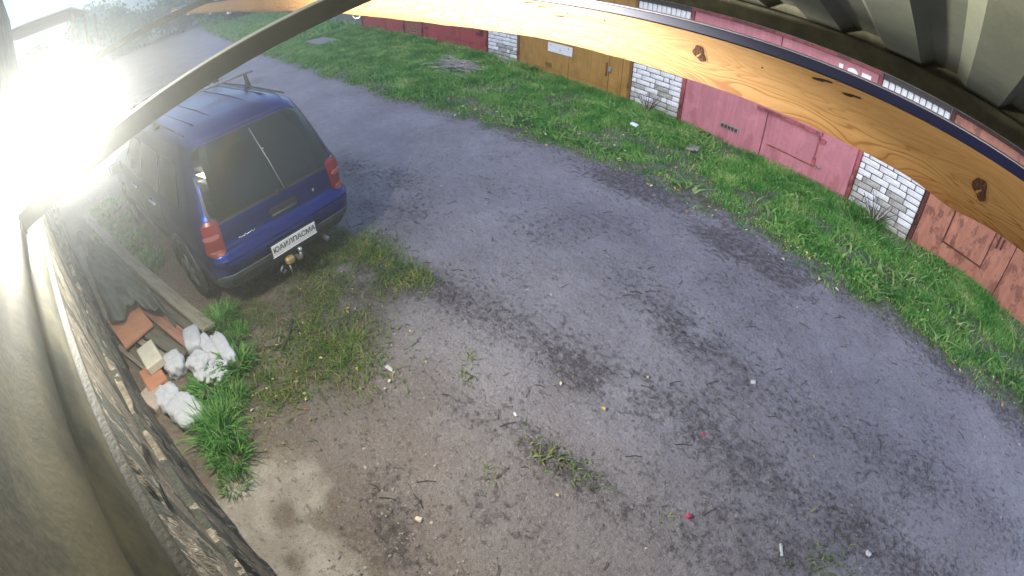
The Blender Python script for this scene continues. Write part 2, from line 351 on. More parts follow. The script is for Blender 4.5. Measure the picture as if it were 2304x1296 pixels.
# taller tufts along the foot of the own wall (each one a plant)
TUFT = grass_mat('tuft_grass', (.03, .12, .02), (.08, .28, .04), (.28, .48, .12), 12.)
def tuft(x, y, rad, h, n, label, name='grass_tuft', wd=.010, group='grass tufts along the wall'):
    rr_ = rad*np.sqrt(r.random(n)); a = r.uniform(0, 2*np.pi, n); px = rr_*np.cos(a); py = rr_*np.sin(a)
    V = np.zeros((n, 7, 3)); an = a+r.normal(0, .6, n); d = np.stack([np.cos(an), np.sin(an)], -1); wv = np.stack([-d[:, 1], d[:, 0]], -1)
    hh = h*(.5+.8*r.random(n)); ln = hh*(.25+.75*r.random(n)); w_ = wd*(.6+.8*r.random(n))/2; b0 = np.stack([px, py, np.zeros(n)], -1)
    for i, (t, wf) in enumerate(((0, 1), (.45, .9), (.8, .55))):
        c = b0.copy(); c[:, :2] += d*(ln*t**1.6)[:, None]; c[:, 2] += hh*(t-.35*t**3)-.01
        V[:, 2*i] = c; V[:, 2*i, :2] -= wv*(w_*wf)[:, None]; V[:, 2*i+1] = c; V[:, 2*i+1, :2] += wv*(w_*wf)[:, None]
    c = b0.copy(); c[:, :2] += d*(ln*1.15)[:, None]; c[:, 2] += hh*.58; V[:, 6] = c
    i = np.arange(n)[:, None]*7
    F = np.concatenate([i+[0, 1, 3], i+[0, 3, 2], i+[2, 3, 5], i+[2, 5, 4], i+[4, 5, 6]], 0)
    o = link(name, npmesh(name, V.reshape(-1, 3), F), TUFT, loc=(x, y, gz1(x, y))); tag(o, label, 'grass', group); return o
tuft(-2.80, -.62, .15, .27, 330, 'tall dense tuft of long grass just above the pale sandy patch')
tuft(-2.52, -.60, .14, .20, 200, 'short loose grass tuft with drying blades at the edge of the pale sand')
tuft(-3.05, -.45, .15, .17, 200, 'grass tuft beside the white torn sack by the wall')
tuft(-3.35, -.62, .17, .13, 240, 'bright green low clump growing among the white lumps', wd=.022)
tuft(-3.45, -.25, .14, .17, 150, 'leafy grass clump right of the white lumps', wd=.02)
tuft(-4.15, -.25, .13, .19, 300, 'grass clump at the end of the long planks behind the car corner', wd=.014)
tuft(-3.85, -.18, .12, .14, 240, 'small grass clump just behind the rear left wheel')
tuft(-2.3, -.66, .12, .12, 120, 'sparse dry grass wisps at the corner of the pale sand', wd=.007)
for i, (s_, q) in enumerate(((-5.9, 'between the planks and the left rear door of the car'), (-6.7, 'between the tarpaulin head and the car side'), (-7.6, 'at the far end of the planks beside the car'), (-8.6, 'farthest along the wall, washed out by the lamp'))):
    tuft(s_, -1.15-.27*(abs(s_)-5.9), .38, .16, 700, 'bright grass ' + q, wd=.02)
tuft(-8.9, GY-.12, .25, .25, 260, 'rough grass against the foot of the first white brick pier left of the ochre gate', group='grass tufts at the garages')
tuft(-.75, GY-.2, .28, .22, 360, 'dark leafy tuft at the foot of the nearest white brick pier', group='grass tufts at the garages', wd=.02)
tuft(-6.3, 6.6, .05, .32, 16, 'single tall pale grass stem standing in the verge before the ochre gate', group='grass tufts at the garages')

# ------------------------------------------------------------------ loose small matter on the ground
def chips(n, x, y, s, flat, seed, zl=0.):
    r = np.random.default_rng(seed); V = np.zeros((n, 6, 3)); a = r.uniform(0, 2*np.pi, n); z = gz(x, y)
    ax = np.stack([np.cos(a), np.sin(a)], -1); ay = np.stack([-np.sin(a), np.cos(a)], -1); e = s*(.6+.9*r.random(n)); g = s*(.4+.5*r.random(n)); h = s*flat*(.5+r.random(n))
    for i, (u, v_, q) in enumerate(((1, 0, .2), (0, 1, .2), (-1, 0, .2), (0, -1, .2), (.1, .1, 1), (0, 0, -.3))):
        V[:, i, :2] = np.stack([x, y], -1)+ax*(u*e*.5*(.8+.4*r.random(n)))[:, None]+ay*(v_*g*.5*(.8+.4*r.random(n)))[:, None]; V[:, i, 2] = z+h*q*.8+zl
    i = np.arange(n)[:, None]*6
    return V.reshape(-1, 3), np.concatenate([i+[0, 1, 4], i+[1, 2, 4], i+[2, 3, 4], i+[3, 0, 4]], 0)
def island_mat(name, cols, rough=.9):
    m = bpy.data.materials.new(name); m.use_nodes = True; n = m.node_tree.nodes; L = m.node_tree.links; b = n['Principled BSDF']; b.inputs['Roughness'].default_value = rough
    geo = n.new('ShaderNodeNewGeometry'); cr = n.new('ShaderNodeValToRGB'); L.new(geo.outputs['Random Per Island'], cr.inputs[0]); L.new(cr.outputs[0], b.inputs['Base Color'])
    cr.color_ramp.interpolation = 'CONSTANT'; e = cr.color_ramp.elements; e[0].color = (*cols[0], 1); e[1].position = 1/len(cols); e[1].color = (*cols[1], 1)
    for i, c in enumerate(cols[2:], 2): q = e.new(i/len(cols)); q.color = (*c, 1)
    return m
x = r.uniform(-7, 3.6, 90000); y = r.uniform(-.9, 5.4, 90000); f_ = ground_fields(x, y); k = r.random(len(x)) < (.02+.6*np.clip(f_[4], 0, 1)**1.5)*(1-f_[1]); x = x[k]; y = y[k]
V1 = chips(len(x), x, y, r.choice([.008, .012, .02], len(x), p=[.45, .35, .2]), .6, 31)
stuff('soil_crumbs', *V1, island_mat('crumbs', [(.09, .075, .075), (.13, .11, .105), (.20, .175, .17), (.08, .07, .078), (.30, .27, .27)]))
x = np.concatenate([r.uniform(-6, 3.6, 900), r.normal(-1.2, .45, 420)]); y = np.concatenate([r.uniform(-.4, 5.3, 900), r.normal(.2, .28, 420)])
V1 = chips(len(x), x, y, r.choice([.012, .02, .034], len(x), p=[.6, .32, .08]), .7, 32)
stuff('pebbles', *V1, island_mat('pebbles', [(.30, .27, .25), (.22, .19, .18), (.42, .38, .34), (.16, .14, .14)]))
def leaves(x, y, s, zl, seed):
    n = len(x); r = np.random.default_rng(seed); a = r.uniform(0, 2*np.pi, n); V = np.zeros((n, 6, 3)); z = gz(x, y)+zl
    ax = np.stack([np.cos(a), np.sin(a)], -1); ay = np.stack([-np.sin(a), np.cos(a)], -1); cu = s*r.uniform(-.1, .35, n); ti = s*r.uniform(-.3, .3, n)
    for i, (u, v_, q) in enumerate(((-.5, 0, 0), (-.15, .3, 1), (.25, .24, 1), (.5, 0, 0), (.25, -.24, 1), (-.15, -.3, 1))):
        V[:, i, :2] = np.stack([x, y], -1)+ax*(u*s)[:, None]+ay*(v_*s)[:, None]; V[:, i, 2] = z+cu*q+ti*u+.006
    i = np.arange(n)[:, None]*6
    return V.reshape(-1, 3), np.concatenate([i+[0, 1, 2], i+[0, 2, 3], i+[0, 3, 4], i+[0, 4, 5]], 0)
LEAF = island_mat('leaves', [(.55, .40, .12), (.60, .50, .28), (.42, .22, .06), (.62, .56, .40), (.35, .16, .05), (.5, .42, .15)], .7)
x = r.uniform(-12, 3.4, 300); y = edge_y(x)+r.normal(.12, .22, 300); L1 = leaves(x, y, .02+.05*r.random(300)**2, .02, 41)
x = r.uniform(-9, 3.4, 260); y = edge_y(x)+.1+2.3*r.random(260)**1.5; L2 = leaves(x, y, .02+.045*r.random(260)**2, .06, 42)
x = np.concatenate([r.uniform(-4.2, -2.4, 60), r.uniform(-3, 3, 14)]); y = np.concatenate([r.uniform(-.5, 1.2, 60), r.uniform(.5, 4.8, 14)]); L3 = leaves(x, y, r.uniform(.02, .045, 74), .01, 43)
stuff('fallen_leaves', *joinVF([L1, L2, L3]), LEAF)
# small twigs and dead stalks
tw = []; 
for i in range(170):
    x0 = r.uniform(-5, 3.2); y0 = r.uniform(.2, 5.1); a = r.uniform(0, 6.28); l_ = r.uniform(.03, .14); 
    me_pts = [(x0+math.cos(a)*l_*t, y0+math.sin(a)*l_*t+.01*math.sin(t*3), gz1(x0, y0)+.006+.006*math.sin(t*3)) for t in (0, .5, 1)]
    Vt = []; Ft = []
    for p in me_pts: Vt += [(p[0]-math.sin(a)*.0025, p[1]+math.cos(a)*.0025, p[2]), (p[0]+math.sin(a)*.0025, p[1]-math.cos(a)*.0025, p[2]), (p[0], p[1], p[2]+.005)]
    for j in range(2):
        for q in range(3): Ft += [(j*3+q, j*3+(q+1) % 3, j*3+3+(q+1) % 3), (j*3+q, j*3+3+(q+1) % 3, j*3+3+q)]
    tw.append((np.array(Vt), np.array(Ft)))
stuff('dead_twigs', *joinVF(tw), mat('twig', (.06, .045, .035), .9))

WHITE = mat('white_litter', (.55, .55, .55), .6, var=.2, vscale=30)
def litter(name, x, y, sx, sy, sz, rz, m, label, cat, zl=0.):
    me = box_me(name, sx, sy, sz, min(sx, sy, sz)*.3, jit=min(sx, sy, sz)*.15)
    o = link(name, me, m, loc=(x, y, gz1(x, y)+sz*.45+zl), rot=(rnd.uniform(-.15, .15), rnd.uniform(-.15, .15), rz)); return tag(o, label, cat)
litter('paper_scrap', -2.62, .90, .10, .03, .012, .35, WHITE, 'small white paper scrap on bare soil right of the thin grass', 'litter')
litter('paper_scrap', -1.65, 1.42, .045, .022, .012, -.2, WHITE, 'tiny white scrap in the middle of the bare soil', 'litter')
litter('paper_scrap', -1.35, .36+.02, .045, .035, .02, .4, mat('cream', (.6, .5, .38), .7), 'cream stone chip near the dark crumbs at the bottom centre', 'litter')
litter('paper_scrap', .47, 2.02, .10, .022, .012, -.9, WHITE, 'thin white strip of litter at the bottom of the picture', 'litter')
litter('white_stone', 1.12, 2.47, .05, .04, .03, .2, WHITE, 'round white stone in the bluish soil at the bottom right', 'stone')
litter('white_stone', -.58, 3.17, .045, .038, .02, .6, WHITE, 'white stone with a dark rim in the middle of the road', 'stone')
litter('wrapper', -4.89, 6.69, .14, .08, .04, .2, mat('foil', (.65, .75, .85), .35), 'pale blue wrapper lying in the verge below the nearer brick pier', 'litter', .07)
RED = mat('red_plastic', (.42, .05, .08), .5)
litter('red_cap', -.22, 1.75, .038, .034, .025, 0, RED, 'red bottle cap on the bare soil at the bottom', 'litter')
litter('red_cap', -.585, 2.39, .03, .028, .012, 0, RED, 'faded flat red cap in the dark crumb strip', 'litter')
SLAB = mat('slab_concrete', (.24, .23, .22), .9, var=.3, vscale=6, bump=.3)
o = link('concrete_slab', box_me('concrete_slab', 1.5, .8, .05, .02), SLAB, loc=(SLABX, SLABY, gz1(SLABX, SLABY)+.03), rot=(0, 0, .1)); tag(o, 'flat grey concrete slab set in the far verge before the red gates', 'slab')
litter('flat_stone', -3.75, 6.85, .22, .14, .05, .3, SLAB, 'flat grey stone half sunk in the grass below the pink gate vent', 'stone', .03)
# dry branch behind the car, brush heap in the verge
BARK = mat('bark', (.085, .07, .055), .95, var=.4, vscale=40, bump=.4)
bt = thing('dead_branch', 'forked dark dead branch lying on the thin grass behind the car', 'branch', (-3.5, .2, gz1(-3.5, .2)))
def bpart(name, pts, rad, par): return link(name, tube_me(name, pts, rad, 6), BARK, par)
bpart('limb', [(-.22, .20, .02), (-.05, .12, .03), (.10, .0, .03), (.12, -.05, .02)], [.014, .012, .009, .004], bt)
bpart('limb', [(.08, .01, .03), (-.0, -.14, .03), (-.06, -.33, .02)], [.009, .007, .003], bt)
bpart('limb', [(-.10, .14, .03), (-.02, .19, .06), (.05, .18, .03)], [.010, .008, .004], bt)
bpart('limb', [(.0, .07, .03), (-.06, .0, .05), (-.08, -.06, .02)], [.008, .006, .003], bt)
ht = thing('brush_heap', 'heap of pale dry twigs dumped on the verge left of the ochre gate', 'twigs', (-10, 6.4, gz1(-10, 6.4)+.05))
PALE = mat('pale_twig', (.42, .38, .36), .9, var=.4, vscale=20)
tv = []
for i in range(90):
    a = rnd.gauss(.2, .5); l_ = rnd.uniform(.3, .95); x0 = rnd.gauss(0, .35); y0 = rnd.gauss(0, .18); z0 = rnd.uniform(.03, .16)
    d = Vector((math.cos(a), math.sin(a), rnd.uniform(-.08, .08)))*l_/2; me = tube_me('t', [Vector((x0, y0, z0))-d, Vector((x0, y0, z0+.02)), Vector((x0, y0, z0))+d], .009, 4)
    tv.append((np.array([v.co[:] for v in me.vertices]), np.concatenate([np.array([p.vertices[:] for p in me.polygons if len(p.vertices) == 4])[:, [0, 1, 2]], np.array([p.vertices[:] for p in me.polygons if len(p.vertices) == 4])[:, [0, 2, 3]]])))
o = link('twig', npmesh('twig', *joinVF(tv)), PALE, ht); o['kind'] = 'stuff'

# ------------------------------------------------------------------ garages across the road
BR = mat('white_brick', (.74, .73, .77), .9, var=.22, vscale=9, bump=.35, bscale=50)
BRD = mat('stained_brick', (.40, .38, .36), .9, var=.4, vscale=7, bump=.4, bscale=40)
BRR = mat('red_brick', (.28, .09, .06), .9, var=.3, vscale=9, bump=.35)
MORT = mat('mortar', (.10, .085, .085), .95, var=.3, vscale=30, bump=.5)
CONC = mat('roof_concrete', (.40, .37, .35), .95, var=.45, vscale=5, bump=.5, bscale=25)
ROOF = mat('tar_roof', (.06, .058, .058), .9, var=.3, vscale=3)
STEEL = mat('dull_steel', (.34, .34, .36), .5, .6, var=.2)
def gate_mat(name, col, rust, amt, sc_=2.2):
    m = mat(name, col, .62, col2=rust, vscale=sc_, detail=9, lo=.36+amt*.12, hi=.40+amt*.14, bump=.12, bscale=30, stretch=(1, 1, .55), spec=.4)
    n = m.node_tree.nodes; L = m.node_tree.links; b = n['Principled BSDF']; old = b.inputs['Base Color'].links[0].from_socket; geo = n.new('ShaderNodeNewGeometry')
    for st, s_, lo_, hi_, c_, f_ in (((7, 7, .5), 2.6, .40, .56, tuple(.62*x for x in col), .45), ((1, 1, 1), 26., .62, .68, (.10, .045, .03), .75), ((1, 1, 1), 5., .52, .7, tuple(min(1, 1.25*x+.03) for x in col), .45)):
        mp = n.new('ShaderNodeMapping'); mp.inputs['Scale'].default_value = st; L.new(geo.outputs['Position'], mp.inputs[0])
        q = n.new('ShaderNodeTexNoise'); q.inputs['Scale'].default_value = s_; q.inputs['Detail'].default_value = 7; q.inputs['Roughness'].default_value = .65; L.new(mp.outputs[0], q.inputs['Vector'])
        r_ = n.new('ShaderNodeMapRange'); L.new(q.outputs[0], r_.inputs[0]); r_.inputs[1].default_value = lo_; r_.inputs[2].default_value = hi_; r_.inputs[4].default_value = f_
        x = n.new('ShaderNodeMix'); x.data_type = 'RGBA'; L.new(r_.outputs[0], x.inputs[0]); L.new(old, x.inputs[6]); x.inputs[7].default_value = (*c_, 1); old = x.outputs[2]
    L.new(old, b.inputs['Base Color'])
    bp = [q for q in n if q.type == 'BUMP'][0]; q = n.new('ShaderNodeTexNoise'); q.inputs['Scale'].default_value = 1.6; L.new(geo.outputs['Position'], q.inputs['Vector'])
    b2 = n.new('ShaderNodeBump'); b2.inputs['Strength'].default_value = .35; b2.inputs['Distance'].default_value = .12; L.new(q.outputs[0], b2.inputs['Height']); L.new(bp.outputs[0], b2.inputs['Normal']); L.new(b2.outputs[0], b.inputs['Normal'])
    return m
PINK = gate_mat('pink_paint', (.50, .185, .225), (.41, .14, .165), .3); PINKR = gate_mat('pink_rust', (.42, .10, .12), (.14, .04, .03), .9)
OCHRE = gate_mat('ochre_paint', (.40, .215, .050), (.30, .155, .035), .3); OCHD = mat('ochre_dark', (.20, .10, .025), .7, var=.3)
REDG = gate_mat('red_paint', (.36, .060, .060), (.25, .045, .045), .4); REDD = mat('dark_red', (.13, .025, .03), .7, var=.3)
RUST = gate_mat('rusty_red', (.42, .17, .115), (.20, .075, .055), .5, 5.5); RUSTD = mat('rust_dark', (.09, .03, .025), .9, var=.4, vscale=20)
NUM = mat('white_number', (.75, .75, .78), .6)
brick_meshes = {}
def brick_mesh(l, h, k, red=False):
    key = (round(l, 3), round(h, 3), k, red)
    if key not in brick_meshes: brick_meshes[key] = box_me('brick', l, .12, h, .012, jit=.003)
    return brick_meshes[key]
def stains(x, z):                                    # stained bricks near the ground
    return rnd.random() < max(0, min(1, (.62-z)*1.8+.25*math.sin(x*9)))
PIERM = {'w': BR, 'd': BRD, 'r': BRR}
def pier(par, x0, x1, px, red=False, top=2.10):
    """brick pier as mortar core + bricks; coordinates along the row, parent at x=px"""
    box('mortar_core', x0-px+.004, x1-px-.004, .012, .38, -.1, 2.308, MORT, par, b=0)
    H_, J = .102, .013; row = 0; z = .0; L_ = (x1-x0)
    while z+H_ <= top+.001:
        pats = [[1, .98, 1, .52], [.36, 1, .34, 1, .82], [.72, 1, 1, .80], [.3, 1, .98, .4, .86]][row % 4]
        tot = sum(pats); x = x0
        for p in pats:
            wd_ = L_*p/tot; me = brick_mesh(wd_-J, H_-J, rnd.randrange(3), red)
            o = bpy.data.objects.new('brick', me); C.objects.link(o); o.parent = par
            if not me.materials: me.materials.append(BRR if red else BR)
            o.location = (x+wd_/2-px, .055+rnd.uniform(-.004, .004), z+H_/2); o.rotation_euler = (0, rnd.uniform(-.006, .006), rnd.uniform(-.01, .01))
            if not red and stains(x, z): o.material_slots[0].link = 'OBJECT'; o.material_slots[0].material = BRD
            x += wd_
        z += H_; row += 1
    n = 11; wd_ = L_/n                               # soldier course over it
    for i in range(n):
        me = brick_mesh(wd_-.012, .155, 7, red); o = bpy.data.objects.new('brick', me); C.objects.link(o); o.parent = par
        if not me.materials: me.materials.append(BRR if red else BR)
        o.location = (x0+wd_*(i+.5)-px, .055+rnd.uniform(-.004, .004), z+.083)
def garage(g0, g1, p1, gm, fm, label, red=False):
    """gate from g0 to g1, brick pier from g1 to p1"""
    px = (g0+p1)/2
    t = thing('brick_garage', label, 'garage', (px, GY, 0), 0, 'row of brick garages across the road'); X = lambda x: x-px
    box('side_wall', X(g1)+.01, X(p1)-.01, .39, 5.8, -.1, 2.308, MORT, t, b=0); box('rear_wall', X(g0), X(g1), 5.6, 5.8, -.1, 2.308, BRD, t, b=0)
    box('roof_slab', X(g0)-.002, X(p1)-.003, -.16, 6.0, 2.312, 2.55, CONC, t, b=.02); box('roof_covering', X(g0)+.01, X(p1)-.01, -.12, 5.95, 2.554, 2.60, ROOF, t, b=.01)
    pier(t, g1, p1, px, red)
    # steel gate: frame and two leaves
    fr = .07
    box('frame_post', X(g0), X(g0)+fr, -.02, .10, -.02, 2.242, fm, t); box('frame_post', X(g1)-fr, X(g1)-.004, -.02, .10, -.02, 2.242, fm, t); box('lintel', X(g0)+.002, X(g1)-.006, -.025, .11, 2.245, 2.308, fm, t)
    mid = g0+(g1-g0)*.5
    l1 = box('gate_leaf', X(g0)+fr+.01, X(mid)-.008, .0, .06, .02, 2.238, gm, t); l2 = box('gate_leaf', X(mid)+.008, X(g1)-fr-.01, .003, .063, .02, 2.238, gm, t)
    box('rail', X(g0)+.02, X(g1)-.02, .015, .05, -.06, .014, fm, t)
    for zz in (.45, 1.85):
        for xx in (X(g0)+.05, X(g1)-.05):
            h = link('hinge', tube_me('hinge', [(xx, -.035, zz-.09), (xx, -.035, zz+.09)], .022, 8), fm, t)
    return t, X
def bar(name, X, x0, x1, z0, z1, m, t, d=.02, y=-.0): return box(name, X(x0), X(x1), y-d, y, z0, z1, m, t, b=.003)
gZ, X = garage(-19.3, -15.5, -14.32, REDG, REDD, 'farthest garage in view, red gates and red brick pier, half hidden by the beam', True)
bar('door_seam', X, -17.1, -17.07, .1, 2.15, REDD, gZ, .008); 
gA, X = garage(-14.3, -10.72, -9.52, REDG, REDD, 'garage with dark red gates, left of the ochre one')
bar('bolt_plate', X, -11.25, -10.95, .62, .70, REDD, gA, .03); bar('door_seam', X, -12.05, -12.035, .1, 2.15, REDD, gA, .006); bar('cross_seam', X, -12.9, -11.3, .35, .362, REDD, gA, .006)
link('padlock', box_me('padlock', .1, .06, .14, .02), REDD, gA, (X(-10.98), -.05, .78)); bar('hinge_plate', X, -14.1, -13.9, .5, .56, REDD, gA, .02)
gB, X = garage(-9.5, -5.94, -4.765, OCHRE, OCHD, 'garage with ochre yellow gates between two white brick piers')
bar('door_seam', X, -6.56, -6.535, .02, 2.18, OCHD, gB, .006); bar('vent', X, -8.46, -8.26, .24, .36, OCHD, gB, .012); bar('cross_seam', X, -9.2, -6.6, .2, .208, OCHD, gB, .004)
bar('bolt', X, -6.62, -6.59, .45, .75, OCHD, gB, .035); link('padlock', box_me('padlock', .08, .05, .12, .02), STEEL, gB, (X(-6.5), -.035, .62))
bar('door_seam', X, -6.2, -6.185, .02, 2.18, OCHD, gB, .006)
sg = bar('notice', X, -8.40, -7.62, .64, .86, NUM, gB, .012)
for dx in (-.3, .28): link('screw', tube_me('screw', [(dx, -.016, .06), (dx, -.004, .06)], .012, 6), RUSTD, sg)
link('screw', tube_me('screw', [(.02, -.016, -.02), (.02, -.004, -.02)], .012, 6), RUSTD, sg)
gC, X = garage(-4.75, -1.19, -.01, PINK, PINKR, 'garage with pink gates and white number on its right leaf')
vt = bar('vent', X, -3.82, -3.44, .29, .385, STEEL, gC, .012)
for i in range(5): box('slot', -.17+.07*i, -.12+.07*i, -.010, -.0065, -.03, .03, RUSTD, vt, b=0)
WK = box('wicket_door', X(-2.86), X(-1.98), -.02, -.003, .36, 1.9, PINK, gC, b=.003)
bar('door_gap', X, -1.975, -1.955, .34, 1.9, PINKR, gC, .012); bar('door_gap', X, -2.86, -1.98, .335, .352, PINKR, gC, .008)
bar('rain_lip', X, -3.16, -1.93, .905, .955, PINKR, gC, .07); bar('rain_lip_edge', X, -3.16, -1.93, .957, .968, PINK, gC, .075)
link('latch', tube_me('latch', [(X(-1.9), -.03, .40), (X(-1.84), -.05, .395), (X(-1.80), -.03, .39)], .014, 6), STEEL, gC)
bar('bolt', X, -1.99, -1.93, .36, .50, PINKR, gC, .03); bar('latch_hook', X, -1.94, -1.84, .80, .86, PINKR, gC, .04)
text_part('125', .44, NUM, gC, Matrix.Translation((X(-1.68), -.03, 1.98)) @ Matrix.Rotation(R(90), 4, 'X'), .002, 'number', .014)
gD, X = garage(.0, 3.6, 4.8, RUST, RUSTD, 'nearest garage with rust stained red gates behind the right end of the beam')
WD_ = box('wicket_door', X(.60), X(1.36), -.02, -.003, .38, 1.95, RUST, gD, b=.003)
bar('door_gap', X, .575, .595, .34, 1.95, RUSTD, gD, .012); bar('door_gap', X, .60, 1.36, .352, .372, RUSTD, gD, .012); bar('door_gap', X, 1.365, 1.38, .34, 1.95, RUSTD, gD, .01)
bar('bolt', X, 1.46, 1.49, .78, 1.0, RUSTD, gD, .03); bar('bolt', X, 1.54, 1.57, .80, .98, RUSTD, gD, .03); bar('lower_sheet_lap', X, 2.0, 3.4, .9, .912, RUSTD, gD, .006)

def dry_shrub(x, y, h, n, lab):
    t = thing('dry_shrub', lab, 'dry shrub', (x, y, gz1(x, y)), 0, 'dry shrubs against the brick piers'); rr = random.Random(int(x*10))
    for i in range(n):
        a = rr.uniform(-1.2, 1.2); l_ = h*rr.uniform(.5, 1.1); kx = math.sin(a)
        link('stem', tube_me('stem', [(0, 0, 0), (kx*l_*.4, -rr.uniform(0, .06), l_*.45), (kx*l_*.8+rr.uniform(-.06, .06), -.03, l_*(.7+.3*math.cos(a)))], [.013, .009, .004], 5), BARK if i % 3 else PALE, t)
dry_shrub(-5.35, GY-.16, .48, 16, 'leafless dark shrub against the pier between ochre and pink gates'); dry_shrub(-.62, GY-.16, .50, 20, 'dry twiggy shrub against the nearest white pier')
# ------------------------------------------------------------------ own garage front: rough masonry below, metal cladding above
def crust_mat(name, sc_, off):
    m = mat(name, (.2, .2, .2), .97, bump=.4, bscale=45, stretch=(2.5, 1, 1)); n = m.node_tree.nodes; L = m.node_tree.links; b = n['Principled BSDF']
    geo = n.new('ShaderNodeNewGeometry'); q = n.new('ShaderNodeTexNoise'); q.inputs['Scale'].default_value = sc_; q.inputs['Detail'].default_value = 7; q.inputs['Roughness'].default_value = .62
    mp = n.new('ShaderNodeMapping'); mp.inputs['Location'].default_value = (off, 0, off); mp.inputs['Scale'].default_value = (2.6, 1, 1); L.new(geo.outputs['Position'], mp.inputs[0]); L.new(mp.outputs[0], q.inputs['Vector'])
    cr = n.new('ShaderNodeValToRGB'); L.new(q.outputs[0], cr.inputs[0]); e = cr.color_ramp.elements
    e[0].position = 0; e[0].color = (.036, .038, .028, 1); e[1].position = 1; e[1].color = (.13, .11, .08, 1)
    for p, c in ((.485, (.05, .052, .038)), (.497, (.022, .02, .015)), (.503, (.38, .32, .24)), (.525, (.19, .155, .11)), (.60, (.125, .10, .07)), (.66, (.24, .205, .15))): z = e.new(p); z.color = (*c, 1)
    q2 = n.new('ShaderNodeTexNoise'); q2.inputs['Scale'].default_value = 24; q2.inputs['Detail'].default_value = 6; L.new(geo.outputs['Position'], q2.inputs['Vector'])
    c2 = n.new('ShaderNodeValToRGB'); L.new(q2.outputs[0], c2.inputs[0]); c2.color_ramp.elements[0].position = .35; c2.color_ramp.elements[0].color = (.55, .55, .55, 1); c2.color_ramp.elements[1].position = .6
    mx = n.new('ShaderNodeMix'); mx.data_type = 'RGBA'; mx.blend_type = 'MULTIPLY'; mx.inputs[0].default_value = .8; L.new(cr.outputs[0], mx.inputs[6]); L.new(c2.outputs[0], mx.inputs[7]); L.new(mx.outputs[2], b.inputs['Base Color']); return m
MAS = crust_mat('old_masonry', 2.0, 1.7); MAS2 = crust_mat('old_plinth', 2.4, 5.3)
CLAD = mat('cladding', (.120, .110, .066), .8, .0, col2=(.050, .052, .038), vscale=2.6, detail=10, stretch=(1., 1, 1.5), lo=.40, hi=.58, bump=.05, bscale=60, spec=.25)
FLG = mat('flange_paint', (.042, .039, .028), .7, var=.5, vscale=5, bump=.2)
own = thing('own_garage', 'own garage front seen along its length, crumbling masonry below and dull metal cladding above', 'garage wall', (0, 0, 0), 0)
def wall_sheet(name, s0, s1, prof, ns, m, amp=.0, sc_=1., par=own, seed=0., smooth=True):
    """vertical strip along the own wall; prof = [(z, out)], displaced by noise"""
    ss = np.linspace(s0, s1, ns); zz = np.array([p[0] for p in prof]); oo = np.array([p[1] for p in prof])
    S, Z = np.meshgrid(ss, zz, indexing='ij'); O = np.broadcast_to(oo, S.shape).astype(float).copy()
    if amp:
        nse = fbm(S*sc_+seed, Z*sc_*1.6+seed, 2.2, 5); crag = sstep(.50, .56, nse); O += amp*(nse-.5)*1.2+amp*.8*crag
    P = S[..., None]*WU + (.24-O)[..., None]*WL; V = np.concatenate([P, Z[..., None]], -1).reshape(-1, 3)
    I = np.arange(S.size).reshape(S.shape); F_ = np.stack([I[:-1, :-1], I[:-1, 1:], I[1:, 1:], I[1:, :-1]], -1).reshape(-1, 4)
    return link(name, npmesh(name, V, F_, smooth), m, par)
wall_sheet('masonry', -2.5, 10.6, [(z, 0) for z in np.linspace(1.255, 2.045, 40)], 620, MAS, .017, .55, seed=3)
wall_sheet('plinth', -2.5, 10.6, [(1.26, -.03), (1.26, .012)]+[(z, .016) for z in np.linspace(1.25, -.12, 60)], 620, MAS2, .020, .6, seed=9)
wall_sheet('flange', -2.5, 10.6, [(2.045, -.02), (2.045, .022), (2.05, .024), (2.085, .024), (2.088, .0), (2.125, .0)], 260, FLG, .0008, 4.)
cp = []
for z0, o0 in ((2.12, .0), (2.22, .0), (2.25, -.022), (2.35, -.022), (2.38, .0), (2.50, .0), (2.53, -.022), (2.63, -.022), (2.66, 0), (2.80, 0), (2.83, -.022), (2.95, -.022), (3.0, 0), (3.6, 0), (4.05, 0)): cp.append((z0, o0))
for i in range(7):                                    # cladding sheets lapped one over the other
    s0 = -2.5+i*1.9; wall_sheet('cladding_sheet', s0, min(s0+1.93, 10.6), [(z, o_+.0015*(i % 2)) for z, o_ in cp], 60, CLAD, .0008, 1.2, seed=i*3.)
a_ = [wallpt(10.6), wallpt(10.6, -3)]
link('return_wall', mesh('return_wall', [(*a_[0], -.1), (*a_[1], -.1), (*a_[1], 3.6), (*a_[0], 3.6)], [(0, 1, 2, 3)]), MAS, own)
# drooping strip of rotten roofing felt hanging on the masonry
PB = mat('pinkish_brick', (.50, .27, .22), .9, var=.35, vscale=20, bump=.4)
for i in range(12):
    for j in range(5):
        s_ = 7.5+i*.26; x_, y_ = wallpt(s_+.13*(j % 2), .03)
        o = bpy.data.objects.new('brick', brick_mesh(.245, .065, 9)); C.objects.link(o); o.parent = own
        if not o.data.materials: o.data.materials.append(PB)
        o.location = (x_, y_, 1.30+j*.078); o.rotation_euler = (0, rnd.uniform(-.01, .01), WA)

